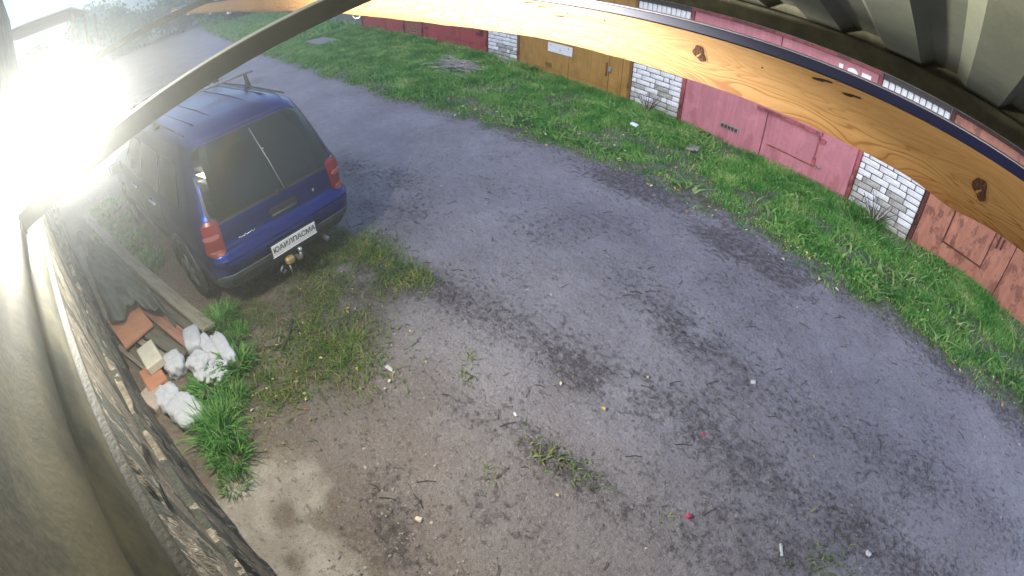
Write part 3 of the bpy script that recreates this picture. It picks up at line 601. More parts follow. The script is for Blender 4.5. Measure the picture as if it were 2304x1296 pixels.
# ------------------------------------------------------------------ canopy roof: corrugated sheets on an outer rail
SHEET = mat('roof_sheet', (.205, .215, .165), .55, .15, var=.25, vscale=3, spec=.5, bump=.04)
RAIL = mat('rail_steel', (.135, .125, .080), .7, .2, var=.35, vscale=12, bump=.15)
roof = thing('canopy_roof', 'canopy of corrugated metal sheets over the camera with an olive steel rail at its outer edge', 'canopy roof', (0, 0, 0))
SLOPE = .25; YR = 2.2; ZR = 2.905
per = .378; prof = [(0, 0), (.165, 0), (.215, .045), (.33, .045), (.378, 0)]
nper = 3; off0 = -.350
for j in range(-2, 3):
    xs_ = []; zs_ = []
    for k in range(nper):
        for (a, b) in prof[:-1]: xs_.append(off0+(j*nper+k)*per+a); zs_.append(b)
    xs_.append(off0+(j+1)*nper*per); zs_.append(0); xs_.append(xs_[-1]+.06); zs_.append(0)
    V = []; F_ = []
    ysr = [YR+.10, 1.2, 0., -1.4, -3.2, -5.2]; lift = .0022*(j % 2)
    for tkn in (0, .0012):
        for yy in ysr:
            for a, b in zip(xs_, zs_): V.append((a, yy, ZR+b+SLOPE*(YR-yy)+lift+tkn))
    n_ = len(xs_); m_ = len(ysr)
    for q in range(2):
        for i in range(m_-1):
            for k in range(n_-1):
                b0 = q*m_*n_+i*n_+k; F_.append((b0, b0+1, b0+n_+1, b0+n_) if q else (b0, b0+n_, b0+n_+1, b0+1))
    for k in range(n_-1): F_.append((k, k+1, m_*n_+k+1, m_*n_+k))
    link('roof_sheet', mesh('roof_sheet', V, F_), SHEET, roof)
box('outer_rail', -2.75, 3.6, YR-.03, YR+.03, 2.808, 2.898, RAIL, roof, b=.006)
box('closing_strip', -2.75, 3.6, YR+.034, YR+.05, 2.83, 2.955, RAIL, roof, b=.002)
box('inner_purlin', -2.75, 3.6, -.62, -.56, 3.48, 3.58, RAIL, roof, b=.006)
# ------------------------------------------------------------------ long pine board hung under the canopy, with a blue steel strip on top
def wood_material():
    m = bpy.data.materials.new('pine'); m.use_nodes = True; n = m.node_tree.nodes; L = m.node_tree.links; b = n['Principled BSDF']
    b.inputs['Roughness'].default_value = .55; b.inputs['Specular IOR Level'].default_value = .35
    tc = n.new('ShaderNodeAttribute'); tc.attribute_name = 'grain'
    sp = n.new('ShaderNodeSeparateXYZ'); L.new(tc.outputs['Vector'], sp.inputs[0])
    def noise(vs, s, d=5, r=.6):
        mp = n.new('ShaderNodeMapping'); mp.inputs['Scale'].default_value = vs; L.new(tc.outputs['Vector'], mp.inputs[0])
        q = n.new('ShaderNodeTexNoise'); q.inputs['Scale'].default_value = s; q.inputs['Detail'].default_value = d; q.inputs['Roughness'].default_value = r; L.new(mp.outputs[0], q.inputs['Vector']); return q.outputs[0]
    w1 = noise((.55, 5, 1), 2.2, 3, .5)
    wv = n.new('ShaderNodeMath'); wv.operation = 'MULTIPLY_ADD'; L.new(w1, wv.inputs[0]); wv.inputs[1].default_value = 1.1; L.new(sp.outputs[1], wv.inputs[2])
    rg = n.new('ShaderNodeMath'); rg.operation = 'MULTIPLY'; L.new(wv.outputs[0], rg.inputs[0]); rg.inputs[1].default_value = 95.
    sn = n.new('ShaderNodeMath'); sn.operation = 'SINE'; L.new(rg.outputs[0], sn.inputs[0])
    mr = n.new('ShaderNodeMapRange'); L.new(sn.outputs[0], mr.inputs[0]); mr.inputs[1].default_value = -1.; mr.inputs[2].default_value = 1.
    cr = n.new('ShaderNodeValToRGB'); L.new(mr.outputs[0], cr.inputs[0]); e = cr.color_ramp.elements
    e[0].position = .35; e[0].color = (.50, .285, .110, 1); e[1].position = .985; e[1].color = (.31, .135, .042, 1); q = e.new(.86); q.color = (.465, .25, .088, 1)
    gf = n.new('ShaderNodeMapRange'); L.new(sp.outputs[2], gf.inputs[0]); gf.inputs[1].default_value = .045; gf.inputs[2].default_value = .115; gf.inputs[3].default_value = 1.; gf.inputs[4].default_value = .16
    pl_ = n.new('ShaderNodeMix'); pl_.data_type = 'RGBA'; L.new(gf.outputs[0], pl_.inputs[0]); pl_.inputs[6].default_value = (.485, .275, .108, 1); L.new(cr.outputs[0], pl_.inputs[7])
    fib = noise((.6, 60, 1), 3., 5, .7); mx = n.new('ShaderNodeMix'); mx.data_type = 'RGBA'; mx.blend_type = 'MULTIPLY'; mx.inputs[0].default_value = .45
    c2 = n.new('ShaderNodeValToRGB'); L.new(fib, c2.inputs[0]); c2.color_ramp.elements[0].position = .3; c2.color_ramp.elements[0].color = (.55, .45, .35, 1); c2.color_ramp.elements[1].position = .6
    L.new(pl_.outputs[2], mx.inputs[6]); L.new(c2.outputs[0], mx.inputs[7])
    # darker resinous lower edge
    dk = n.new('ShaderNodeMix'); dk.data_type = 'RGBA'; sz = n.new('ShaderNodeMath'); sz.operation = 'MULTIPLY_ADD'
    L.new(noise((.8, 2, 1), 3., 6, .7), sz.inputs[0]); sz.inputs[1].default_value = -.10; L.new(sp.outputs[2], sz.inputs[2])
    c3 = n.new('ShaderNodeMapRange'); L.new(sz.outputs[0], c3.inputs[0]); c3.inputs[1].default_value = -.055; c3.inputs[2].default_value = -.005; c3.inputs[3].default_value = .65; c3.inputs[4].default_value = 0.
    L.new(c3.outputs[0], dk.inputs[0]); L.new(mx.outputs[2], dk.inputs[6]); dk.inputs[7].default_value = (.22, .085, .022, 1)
    L.new(dk.outputs[2], b.inputs['Base Color'])
    bp = n.new('ShaderNodeBump'); bp.inputs['Strength'].default_value = .3; bp.inputs['Distance'].default_value = .003; L.new(mr.outputs[0], bp.inputs['Height']); L.new(bp.outputs[0], b.inputs['Normal'])
    return m
PINE = wood_material()
BA = R(184); BU = Vector((math.cos(BA), math.sin(BA), 0)); BO = Vector((math.sin(BA), -math.cos(BA), 0))    # along the board, outwards (away from the wall)
pb = thing('pine_board', 'long raw pine board with knots hung across the view, burnt out white at left', 'wooden board', (0, 0, 0))
ZB = CAMZ-.385
KNOTS = [(.722, .106, .050, 1), (-.264, .080, .058, 1), (1.898, .080, .038, 0)]      # along, height, size, dark
def zt(s): return CAMZ-.213-.0015*math.sin(s*2.3)
def board(s0, s1, ns, nz=34):
    ss = np.linspace(s0, s1, ns); V = []; G_ = []
    tk = .045
    hz = np.linspace(0, 1, nz)
    for s in ss:
        t_ = zt(s)
        zl = ZB + .006*math.sin(s*1.9)+.004*(vnoise(np.array([s*9.]), np.array([1.]))[0]-.5) - (.018*math.exp(-((s+.19)/.11)**2))+.010*max(0, 1-abs(s-1.5)/.6)
        for h in hz:
            z = zl+(t_-zl)*h; V.append(BO*1.5+BU*s+Vector((0, 0, z)))
            g = (z-ZB)
            d = 0.
            for ks, kh, kr, kd in KNOTS:
                r2 = ((s-ks)/(kr*2.6))**2+((g-kh)/(kr*1.3))**2; d += math.copysign(1, g-kh)*kr*.75*math.exp(-r2)
            low = math.exp(-((g-.0)/.035)**2)*(.05*math.sin(s*4.3)+.03*math.sin(s*11+1))
            G_.append((s, g-d+low, g))
        V.append(BO*(1.5+tk)+BU*s+Vector((0, 0, t_))); G_.append((s, .16+tk, .16)); V.append(BO*(1.5+tk)+BU*s+Vector((0, 0, zl))); G_.append((s, -tk, 0))
    m_ = nz+2; F_ = []
    for i in range(len(ss)-1):
        for k in range(m_): F_.append((i*m_+k, (i+1)*m_+k, (i+1)*m_+(k+1) % m_, i*m_+(k+1) % m_))
    F_.append(tuple(range(m_))); F_.append(tuple(range(len(ss)*m_-1, (len(ss)-1)*m_-1, -1)))
    me = mesh('board', V, F_); a = me.attributes.new('grain', 'FLOAT_VECTOR', 'POINT'); a.data.foreach_set('vector', np.array(G_, dtype=np.float32).ravel())
    return link('board', me, PINE, pb)
board(-2.2, 4.6, 520); board(4.606, 11., 60, 8); board(11.006, 17.3, 40, 8)
KD = mat('knot_dark', (.060, .024, .012), .8, col2=(.13, .055, .022), vscale=60, bump=.6, bscale=120); KR = mat('knot_ring', (.42, .21, .075), .6); KY = mat('knot_yellow', (.62, .47, .12), .5, var=.2, vscale=30)
CH = mat('split_dark', (.03, .015, .01), .9)
def bpt(s, g, out=0.): return BO*(1.5-out)+BU*s+Vector((0, 0, ZB+g))
def blob_on_board(name, s, g, a, b, m, out, tilt=0., n=22, wob=.0, dome=0., par=pb):
    V = [bpt(s, g, out+dome)]; F_ = []
    for i in range(n):
        an = 2*math.pi*i/n; ww = 1+wob*math.sin(an*3+s*7)+wob*.6*math.sin(an*5+1); u, v_ = a*math.cos(an)*ww, b*math.sin(an)*ww
        V.append(bpt(s+u*math.cos(tilt)-v_*math.sin(tilt), g+u*math.sin(tilt)+v_*math.cos(tilt), out))
    for i in range(n): F_.append((0, 1+i, 1+(i+1) % n))
    V2 = [Vector(v)-BO*(-.006)*1. for v in V[1:]]; k0 = len(V); V += V2
    for i in range(n): F_.append((1+i, k0+i, k0+(i+1) % n, 1+(i+1) % n))
    return link(name, mesh(name, V, F_), m, par)
for ks, kh, kr, kd in KNOTS[:2]:
    k_ = blob_on_board('knot', ks, kh, kr*.72, kr*.50, KR, .0012, .85, wob=.08); k_['label'] = 'dark oval knot with a pale ring'
    blob_on_board('knot_core', ks, kh, kr*.60, kr*.40, KD, .0024, .85, wob=.14, dome=.0006, par=k_)
    blob_on_board('knot_chip', ks+kr*.05, kh-kr*.15, kr*.20, kr*.06, KR, .0034, -.8, wob=.2, par=k_)
k_ = blob_on_board('knot', 1.898, .080, .034, .026, KY, .0015, 0, wob=.03); k_['label'] = 'smooth round yellow knot in the brightest stretch of the board'
for s, g, l_ in ((.30, .157, .07), (.315, .152, .04), (.20, .148, .065), (.215, .143, .035), (1.52, .162, .06), (1.44, .150, .06), (1.34, .122, .07)):
    blob_on_board('split', s, g, l_*.5, .0032 if s < 1 else .0026, CH, .0014, -.06 if s > 1 else -.10, 14, .15)
for s, g in ((1.12, .14), (.50, .125), (1.3, .14), (-.42, .12), (1.6, .06)): blob_on_board('nail', s, g, .003, .003, CH, .0014, 0, 8)
# dark blue strip
NAVY = mat('navy_strip', (.018, .022, .085), .5, var=.2); NAVYHL = mat('strip_highlight', (.55, .5, .62), .5)
for s0, s1 in ((-2.2, 4.6), (4.603, 11.), (11.003, 17.3)):
    a, b = bpt(s0, zt(s0)-ZB+.0175, -.02), bpt(s1, zt(s1)-ZB+.0175, -.02); beam_between('blue_strip', a, b, .036, .032, NAVY, pb, .002)
    a, b = bpt(s0, zt(s0)-ZB+.0357, -.02), bpt(s1, zt(s1)-ZB+.0357, -.02); beam_between('strip_highlight', a, b, .036, .003, NAVYHL, pb, .0)  # pale sliver paints a highlight along the strip's upper edge
# small things screwed under the far part of the board
for s_, w_ in ((7.5, .10), (9.2, .05), (12.5, .2), (16.2, .1)):
    o = beam_between('bracket', bpt(s_, -.02, -.02), bpt(s_+w_, -.02, -.02), .05, .035, NUM, pb, .004)
link('hook', tube_me('hook', [bpt(3.1, .0, -.02), bpt(3.1, -.02, -.0), bpt(3.16, -.028, 0), bpt(3.2, -.01, 0)], .006, 6), STEEL, pb)
# steel braces from the wall up to the roof
BRC = mat('brace_paint', (.048, .045, .027), .6, .1, var=.25, vscale=8)
def brace(a, b, wd_, ht_, label):
    t = thing('roof_brace', label, 'brace', a, 0, 'steel braces under the canopy'); beam_between('bar', (0, 0, 0), Vector(b)-Vector(a), wd_, ht_, BRC, t, .004)
    box('foot_plate', -.04, .04, -.006, .006, -.05, .05, BRC, t, b=.003).rotation_euler = (0, 0, WA); return t
w1 = wallpt(2.2, .005)
brace((w1[0], w1[1], 2.43), (-1.77, .95, 2.93), .095, .08, 'thick olive steel brace crossing in front of the car roof')
w2 = wallpt(5.6, .01)
brace((w2[0], w2[1], 2.62), (-5.6, 1.6, 3.06), .06, .07, 'thin brace farther along beyond the lamp glare')

# ------------------------------------------------------------------ floodlight on the wall
LX, LY, LZ = -2.9, -.80, 2.60
fl = thing('floodlight', 'lit floodlight on the wall, its glare whitening the left of the picture', 'lamp', (LX, LY, LZ), 0)
DK = mat('lamp_housing', (.30, .30, .30), .5, .4)
EM = bpy.data.materials.new('lamp_glass'); EM.use_nodes = True; b_ = EM.node_tree.nodes['Principled BSDF']; b_.inputs['Emission Color'].default_value = (1, 1, .94, 1); b_.inputs['Emission Strength'].default_value = 30
hd = Vector((2.9, .80, .1)).normalized()
lw = wallpt(2.95)
def disc(name, r_, y, n=28): return mesh(name, [(r_*math.cos(2*math.pi*i/n), y, r_*math.sin(2*math.pi*i/n)) for i in range(n)], [tuple(range(n))])
hz = math.atan2(hd.y, hd.x)-math.pi/2
hs = link('housing', tube_me('housing', [(0, -.10, 0), (0, -.07, 0), (0, -.005, 0), (0, 0, 0)], [.05, .11, .135, .135], 28), DK, fl, rot=(0, 0, hz))
gl = link('glass', tube_me('glass', [(0, .002, 0), (0, .03, 0), (0, .045, 0)], [.125, .11, .05], 28), EM, fl, rot=(0, 0, hz))
beam_between('bracket', (0, 0, .0) , (lw[0]-LX, lw[1]-LY, .02), .03, .03, DK, fl)
pl = bpy.data.lights.new('lamp_light', 'POINT'); pl.energy = 110; pl.color = (1, .97, .84); pl.shadow_soft_size = .10
po = bpy.data.objects.new('lamp_light', pl); C.objects.link(po); po.location = (LX+hd.x*.16, LY+hd.y*.16, LZ+.0)
sl2 = bpy.data.lights.new('lamp_beam', 'SPOT'); sl2.energy = 620; sl2.color = (1, .96, .86); sl2.shadow_soft_size = .10; sl2.spot_size = R(172); sl2.spot_blend = 1.
s2 = bpy.data.objects.new('lamp_beam', sl2); C.objects.link(s2); s2.location = (LX+hd.x*.17, LY+hd.y*.17, LZ)
s2.rotation_euler = Vector((-math.cos(R(60))*math.cos(R(12)), -math.sin(R(60))*math.cos(R(12)), -math.sin(R(12)))).to_track_quat('Z', 'Y').to_euler()

# ------------------------------------------------------------------ car
BLUE = mat('blue_paint', (.008, .023, .15), .30, .85, coat=.25, spec=.4)
GLS = mat('dark_glass', (.008, .012, .011), .16, .0, coat=.0, spec=.35); TRIM = mat('black_trim', (.022, .023, .024), .55); BUMP = mat('bumper_plastic', (.05, .06, .065), .6, var=.2)
TYRE = mat('tyre', (.02, .02, .02), .85); RIM = mat('rim', (.35, .36, .38), .35, .8); CHR = mat('chrome', (.75, .75, .75), .18, 1.)
TAIL = mat('tail_red', (.17, .006, .010), .3, coat=.3); TAILC = mat('tail_clear', (.32, .11, .10), .15, coat=.5); PLATE = mat('plate_white', (.78, .77, .76), .45); INK = mat('plate_ink', (.03, .03, .035), .6)
car = thing('parked_car', 'dark blue estate off-roader with roof bars parked beside the wall, rear towards the camera', 'car', (-4.2, .70, .0), R(196.5))
CS = 1.0
lev = [  # z, rear x, front x, half width, corner radius
    (.27, .30, 4.15, .72, .16), (.36, .10, 4.32, .84, .20), (.48, .03, 4.38, .885, .22), (.60, .01, 4.40, .895, .22), (.685, .02, 4.39, .893, .21), (.715, .075, 4.37, .885, .19), (.76, .115, 4.36, .882, .16),
    (.95, .125, 4.30, .885, .15), (1.04, .15, 4.15, .872, .16), (1.09, .18, 3.45, .850, .17), (1.32, .275, 3.12, .790, .19), (1.56, .385, 2.84, .712, .20), (1.69, .455, 2.70, .655, .22), (1.76, .56, 2.55, .57, .26), (1.795, .78, 2.32, .44, .30), (1.81, 1.1, 2.0, .25, .2)]
def lev_at(z):
    zz = [l[0] for l in lev]; return [float(np.interp(z, zz, [l[i] for l in lev])) for i in (1, 2, 3, 4)]
NC = 6
def loop(z, xr, xf, hw, r_):
    P = []; r_ = min(r_, hw*.95, (xf-xr)*.45); rf = min(r_*1.9, hw*.9)
    ny = 12
    for i in range(ny): P.append((xr, -hw+r_+(2*hw-2*r_)*i/ny))
    for i in range(NC): a = math.pi/2*i/NC; P.append((xr+r_-r_*math.cos(a), hw-r_+r_*math.sin(a)))
    nx = 26
    for i in range(nx): P.append((xr+r_+(xf-xr-r_-rf)*i/nx, hw))
    for i in range(NC): a = math.pi/2*i/NC; P.append((xf-rf+rf*math.sin(a), hw-rf+rf*math.cos(a)))
    for i in range(ny): P.append((xf, hw-rf-(2*hw-2*rf)*i/ny))
    for i in range(NC): a = math.pi/2*i/NC; P.append((xf-rf+rf*math.cos(a), -hw+rf-rf*math.sin(a)))
    for i in range(nx): P.append((xf-rf-(xf-xr-r_-rf)*i/nx, -hw))
    for i in range(NC): a = math.pi/2*i/NC; P.append((xr+r_-r_*math.sin(a), -hw+r_-r_*math.cos(a)))
    # bow the rear and front faces out slightly, bow the sides in plan
    out = []
    xm = (xr+xf)/2; hl = (xf-xr)/2
    for x, y in P:
        bow = .045*(1-(y/hw)**2); x2 = x - bow*max(0, 1-(x-xr)/.5) + bow*1.6*max(0, 1-(xf-x)/.5)
        y2 = y*(1-.045*((x-xm)/hl)**4); out.append((x2*1., y2, z))
    return out
def cat(z):    # smooth resample of the levels
    return lev_at(z)
zs = sorted(set([l[0] for l in lev]+list(np.linspace(.76, 1.0, 4))+list(np.linspace(1.12, 1.67, 8))))
loops = [loop(z, *lev_at(z)) for z in zs]; n_ = len(loops[0]); V = [p for l in loops for p in l]; F_ = []
for i in range(len(loops)-1):
    for k in range(n_): F_.append((i*n_+k, (i+1)*n_+k, (i+1)*n_+(k+1) % n_, i*n_+(k+1) % n_))
V.append((.5*(1.1+2.0), 0, 1.817)); t_ = len(V)-1; b0 = (len(loops)-1)*n_
for k in range(n_): F_.append((b0+k, t_, b0+(k+1) % n_))
F_.append(tuple(range(n_)))
me = mesh('body', V, F_, True); me.transform(Matrix.Scale(CS, 4))
body = link('body', me, BLUE, car)
body['label'] = 'dark blue body, bright blue on the roof'
def surf(side, u, z, out=.0):
    """point on the body: side 'rear' u = y, 'left'/'right' u = x"""
    xr, xf, hw, r_ = lev_at(z); dz = .01; a = lev_at(z+dz); b = lev_at(z-dz)
    if side == 'rear':
        y = u; bow = .045*(1-(y/hw)**2); x = xr
        ov = abs(y)-(hw-r_)
        if ov > 0: x = xr+r_-math.sqrt(max(r_*r_-min(ov, r_*.999)**2, 0))
        x -= bow*max(0, 1-(x-xr)/.5); sl = (a[0]-b[0])/(2*dz); nx_, nz_ = -1, sl; l_ = math.hypot(nx_, nz_); y*= (1-.045)
        nyy = 0
        if ov > 0: nyy = math.copysign(min(ov/r_, .95), y); nx_ *= math.sqrt(1-nyy*nyy)
        l_ = math.sqrt(nx_*nx_+nyy*nyy+nz_*nz_)
        return Vector((x+nx_/l_*out, y+nyy/l_*out, z+nz_/l_*out))*CS
    sg_ = 1 if side == 'left' else -1; xm = (xr+xf)/2; hl = (xf-xr)/2; y = hw*(1-.045*((u-xm)/hl)**4); sl = (a[2]-b[2])/(2*dz); l_ = math.hypot(1, sl)
    return Vector((u, sg_*(y+out/l_), z-out*sl/l_))*CS
def patch(name, side, u0, u1, z0, z1, m, par, out=.006, rad=.06, taper0=0., taper1=0., nu=18, nz=12, base=0.):
    """rounded panel lying on the body; tapers shift the upper ends"""
    V = []; F_ = []
    for j in range(nz+1):
        v_ = j/nz; z = z0+(z1-z0)*v_; d = min(v_, 1-v_)*(z1-z0); ins = rad-math.sqrt(max(0, rad*rad-(rad-d)**2)) if d < rad else 0
        a = u0+taper0*v_+ins; b = u1+taper1*v_-ins
        for i in range(nu+1): V.append(surf(side, a+(b-a)*i/nu, z, out))
    for j in range(nz):
        for i in range(nu): q = j*(nu+1)+i; F_.append((q, q+1, q+nu+2, q+nu+1))
    # skirt back to the body
    rim = [i for i in range(nu+1)]+[j*(nu+1)+nu for j in range(1, nz+1)]+[nz*(nu+1)+i for i in range(nu-1, -1, -1)]+[j*(nu+1) for j in range(nz-1, 0, -1)]
    k0 = len(V); cen = surf(side, (u0+u1)/2, (z0+z1)/2, 0)-surf(side, (u0+u1)/2, (z0+z1)/2, .02); cen.normalize()
    for i in rim: V.append(V[i]+cen*(out+.006)*CS)
    L_ = len(rim)
    for i in range(L_): F_.append((rim[i], k0+i, k0+(i+1) % L_, rim[(i+1) % L_]))
    return link(name, mesh(name, V, F_, False), m, par)
# rear
patch('tailgate_frame', 'rear', -.76, .76, 1.0, 1.70, TRIM, body, .004, .10, .10, -.10)
rw = patch('rear_window', 'rear', -.73, .73, 1.03, 1.66, GLS, car, .009, .10, .095, -.095)
for s_ in (-1, 1):
    y0, y1 = (.69, .862) if s_ > 0 else (-.862, -.69)
    tl = patch('tail_lamp', 'rear', y0, y1, .725, 1.06, TAIL, car, .014, .04, -.02*s_, -.035*s_, nu=8)
    patch('lens_band', 'rear', y0+.012, y1-.012, .90, .945, TAILC, tl, .019, .02, 0, 0, 6, 4); patch('lens_lower', 'rear', y0+.03, y1-.03, .755, .785, TAILC, tl, .019, .02, 0, 0, 6, 4)
    patch('reflector', 'rear', .60*s_-.07, .60*s_+.07, .43, .48, TAILC, car, .010, .015, 0, 0, 6, 3)
bpz = patch('bumper', 'rear', -.86, .86, .36, .53, BUMP, car, .012, .05, 0, 0, 30, 8)
patch('bumper_top', 'rear', -.84, .84, .668, .712, BLUE, car, .008, .01, 0, 0, 30, 3)
patch('lower_valance', 'rear', -.74, .74, .29, .385, TRIM, car, .004, .02, 0, 0, 20, 3)
pc = surf('rear', 0, .56, .03)
pt_ = link('licence_plate', box_me('licence_plate', .012, .53, .115, .004), PLATE, car, pc)
link('plate_frame', box_me('plate_frame', .010, .555, .14, .006), TRIM, pt_, (.004, 0, 0)); link('plate_strip', box_me('plate_strip', .014, .545, .012, .003), PLATE, pt_, (-.001, 0, -.066))
text_part('ЮАИЛПАСМА', .074, INK, pt_, Matrix.Translation((-.0075, 0, .002)) @ Matrix.Rotation(R(-90), 4, 'Z') @ Matrix.Rotation(R(90), 4, 'X'), .0008, 'plate_lettering', .001)
hrs = patch('handle_recess', 'rear', -.21, .13, .80, .90, TRIM, car, .006, .045); link('handle_bar', tube_me('handle_bar', [surf('rear', -.19, .83, .02), surf('rear', .11, .83, .02)], .014, 8), BUMP, hrs)
link('badge', tube_me('badge', [surf('rear', -.52, .86, .006), surf('rear', -.52, .86, .014)], [.045, .04], 20), CHR, car).scale = (1, 1, .6)
patch('small_letter', 'rear', -.44, -.415, .845, .875, CHR, car, .006, .004, 0, 0, 3, 3)
SCR = []
for i in range(40): t = i/39; SCR.append(surf('rear', .52-.19*t, .80+.006*math.sin(t*34)+.004*math.sin(t*19), .009))
link('script_badge', tube_me('script_badge', SCR, .0035, 5), CHR, car)
link('wiper', tube_me('wiper', [surf('rear', -.10, 1.03, .025), surf('rear', -.06, 1.30, .025), surf('rear', .0, 1.63, .014)], [.007, .005, .004], 6), STEEL, car)
link('wiper_cap', box_me('wiper_cap', .04, .045, .06, .012), TRIM, car, surf('rear', -.02, 1.02, .02)); link('washer_jet', box_me('washer_jet', .02, .03, .02, .005), CHR, car, surf('rear', -.05, 1.42, .014))
# roof spoiler lip, ribs, bars
def roofz(x, y):
    best = 0
    for z in np.linspace(1.3, 1.81, 60):
        xr, xf, hw, r_ = lev_at(z)
        if xr-.02 <= x <= xf+.02 and abs(y) <= hw: best = z
    return best+.006
for yy in (-.42, -.21, .21, .42):
    pts = [Vector((x, yy, roofz(x, yy)-.004))*CS for x in np.linspace(.72, 2.5, 14)]; link('roof_rib', tube_me('roof_rib', pts, [.003]+[.009]*12+[.003], 8), BLUE, body)
for s_ in (-1, 1):
    pts = [Vector((x, .575*s_, 1.765+.01*math.sin((x-.5)/2*3.14)))*CS for x in np.linspace(.62, 2.55, 12)]; link('roof_channel', tube_me('roof_channel', pts, .010, 6), TRIM, body)
for xb in (1.5, 2.5):
    rb = link('roof_bar', tube_me('roof_bar', [Vector((xb, y, 1.93))*CS for y in (-.68, -.3, 0, .3, .68)], .018, 8), STEEL, car)
    for s_ in (-1, 1): link('bar_foot', tube_me('bar_foot', [Vector((xb, .60*s_, 1.74))*CS, Vector((xb, .60*s_, 1.80))*CS, Vector((xb, .58*s_, 1.93))*CS], [.05, .03, .022], 8), TRIM, rb)
# sides
for side, s_ in (('left', 1), ('right', -1)):
    patch('side_window', side, .60, 1.20, 1.12, 1.56, GLS, car, .006, .06, .10, .0, 10); patch('side_window', side, 1.27, 2.02, 1.12, 1.56, GLS, car, .006, .05, .0, .0, 10); patch('side_window', side, 2.09, 2.95, 1.12, 1.56, GLS, car, .006, .05, .0, -.34, 10)
    patch('side_moulding', side, .95, 3.35, .56, .68, TRIM, car, .012, .02, 0, 0, 20, 3)
    for xa, xb in ((1.235, 1.237), (2.055, 2.057), (3.05, 3.052)): patch('door_gap', side, xa-.004, xb+.004, .45, 1.07, TRIM, body, .0015, .001, 0, 0, 2, 10)
    for xh in (1.42, 2.28): link('door_handle', tube_me('door_handle', [surf(side, xh, .985, .002), surf(side, xh+.03, .985, .03), surf(side, xh+.19, .985, .03), surf(side, xh+.22, .985, .002)], .019, 8), CHR, car)
    mr_ = link('wing_mirror', box_me('wing_mirror', .10, .20, .15, .035, 3, smooth=True), BLUE, car, Vector((2.98, 1.0*s_, 1.16))*CS)
    for xw in (.86, 3.46):
        wc = Vector((xw, .795*s_, .345))*CS
        arch = link('wheel_arch', tube_me('wheel_arch', [Vector((xw+.40*math.cos(a), .882*s_, .345+.40*math.sin(a)))*CS for a in np.linspace(-.25, math.pi+.25, 22)], .030, 8), TRIM, car)
        wh = thing('wheel', '', ''); wh.parent = car; wh.location = wc
        for k in ('label', 'category'): del wh[k]
        prf = [(.10, .215), (.105, .30), (.085, .335), (-.085, .335), (-.105, .30), (-.10, .215)]; VV = []; FF = []; NN = 36
        for i in range(NN):
            a = 2*math.pi*i/NN
            for (yy, rr_) in prf: VV.append((rr_*math.cos(a), yy, rr_*math.sin(a)))
        for i in range(NN):
            for k in range(len(prf)-1): FF.append((i*6+k, ((i+1) % NN)*6+k, ((i+1) % NN)*6+k+1, i*6+k+1))
        link('tyre', mesh('tyre', VV, FF, True), TYRE, wh)
        VV = []; FF = []
        for i in range(NN):
            a = 2*math.pi*i/NN
            for (yy, rr_) in ((.085*s_, .218), (.06*s_, .20), (.02*s_, .18)): VV.append((rr_*math.cos(a), yy, rr_*math.sin(a)))
        for i in range(NN):
            for k in range(2): FF.append((i*3+k, ((i+1) % NN)*3+k, ((i+1) % NN)*3+k+1, i*3+k+1))
        FF.append(tuple(i*3+2 for i in range(NN)))
        rm = link('rim', mesh('rim', VV, FF), TRIM, wh)
        for q in range(5):
            a = 2*math.pi*q/5+.3; link('spoke', tube_me('spoke', [(0, .07*s_, 0), (.20*math.cos(a), .075*s_, .20*math.sin(a))], [.05, .035], 6), RIM, wh)
        link('hub_cap', tube_me('hub_cap', [(0, .06*s_, 0), (0, .095*s_, 0)], [.055, .04], 14), RIM, wh)
        well = link('wheel_well', mesh('wheel_well', [Vector((xw+.385*math.cos(a), (.886)*s_, .345+.385*math.sin(a)))*CS for a in np.linspace(-.2, math.pi+.2, 22)], [tuple(range(22))]), TYRE, car)
# tow hitch
hit = link('tow_bar', tube_me('tow_bar', [Vector((.25, 0, .33)), Vector((.02, 0, .33)), Vector((-.08, 0, .34)), Vector((-.12, 0, .38)), Vector((-.12, 0, .44))], [.028, .028, .022, .018, .016], 8), STEEL, car)
bm = bmesh.new(); bmesh.ops.create_uvsphere(bm, u_segments=16, v_segments=10, radius=.027); me = bpy.data.meshes.new('tow_ball'); bm.to_mesh(me); bm.free(); link('tow_ball', me, CHR, hit, (-.12, 0, .46))
GOLD = mat('socket_gold', (.50, .36, .14), .5, .4); link('socket', box_me('socket', .07, .10, .08, .02), GOLD, hit, (-.05, .10, .37)); link('shackle', tube_me('shackle', [(-.06, .20, .36), (-.07, .24, .33), (-.07, .22, .29), (-.06, .18, .30)], .010, 6), STEEL, hit)
link('safety_chain', tube_me('safety_chain', [(-.07, .13, .33), (-.08, .13, .27), (-.07, .12, .22)], .009, 6), STEEL, hit)
link('exhaust', tube_me('exhaust', [(.5, -.45, .27), (.06, -.45, .26)], .03, 10), STEEL, car)
link('front_screen', mesh('front_screen', [Vector(p)*CS for p in ((3.40, -.72, 1.13), (3.40, .72, 1.13), (2.86, .58, 1.60), (2.86, -.58, 1.60))], [(0, 1, 2, 3)]), GLS, car)
for s_ in (-1, 1): link('headlamp', box_me('headlamp', .12, .3, .16, .04, 2), CHR, car, Vector((4.26, .60*s_, .80))*CS)
UB = link('underbody', box_me('underbody', 3.6, 1.4, .2, .03), TRIM, car, Vector((2.2, 0, .30))*CS)

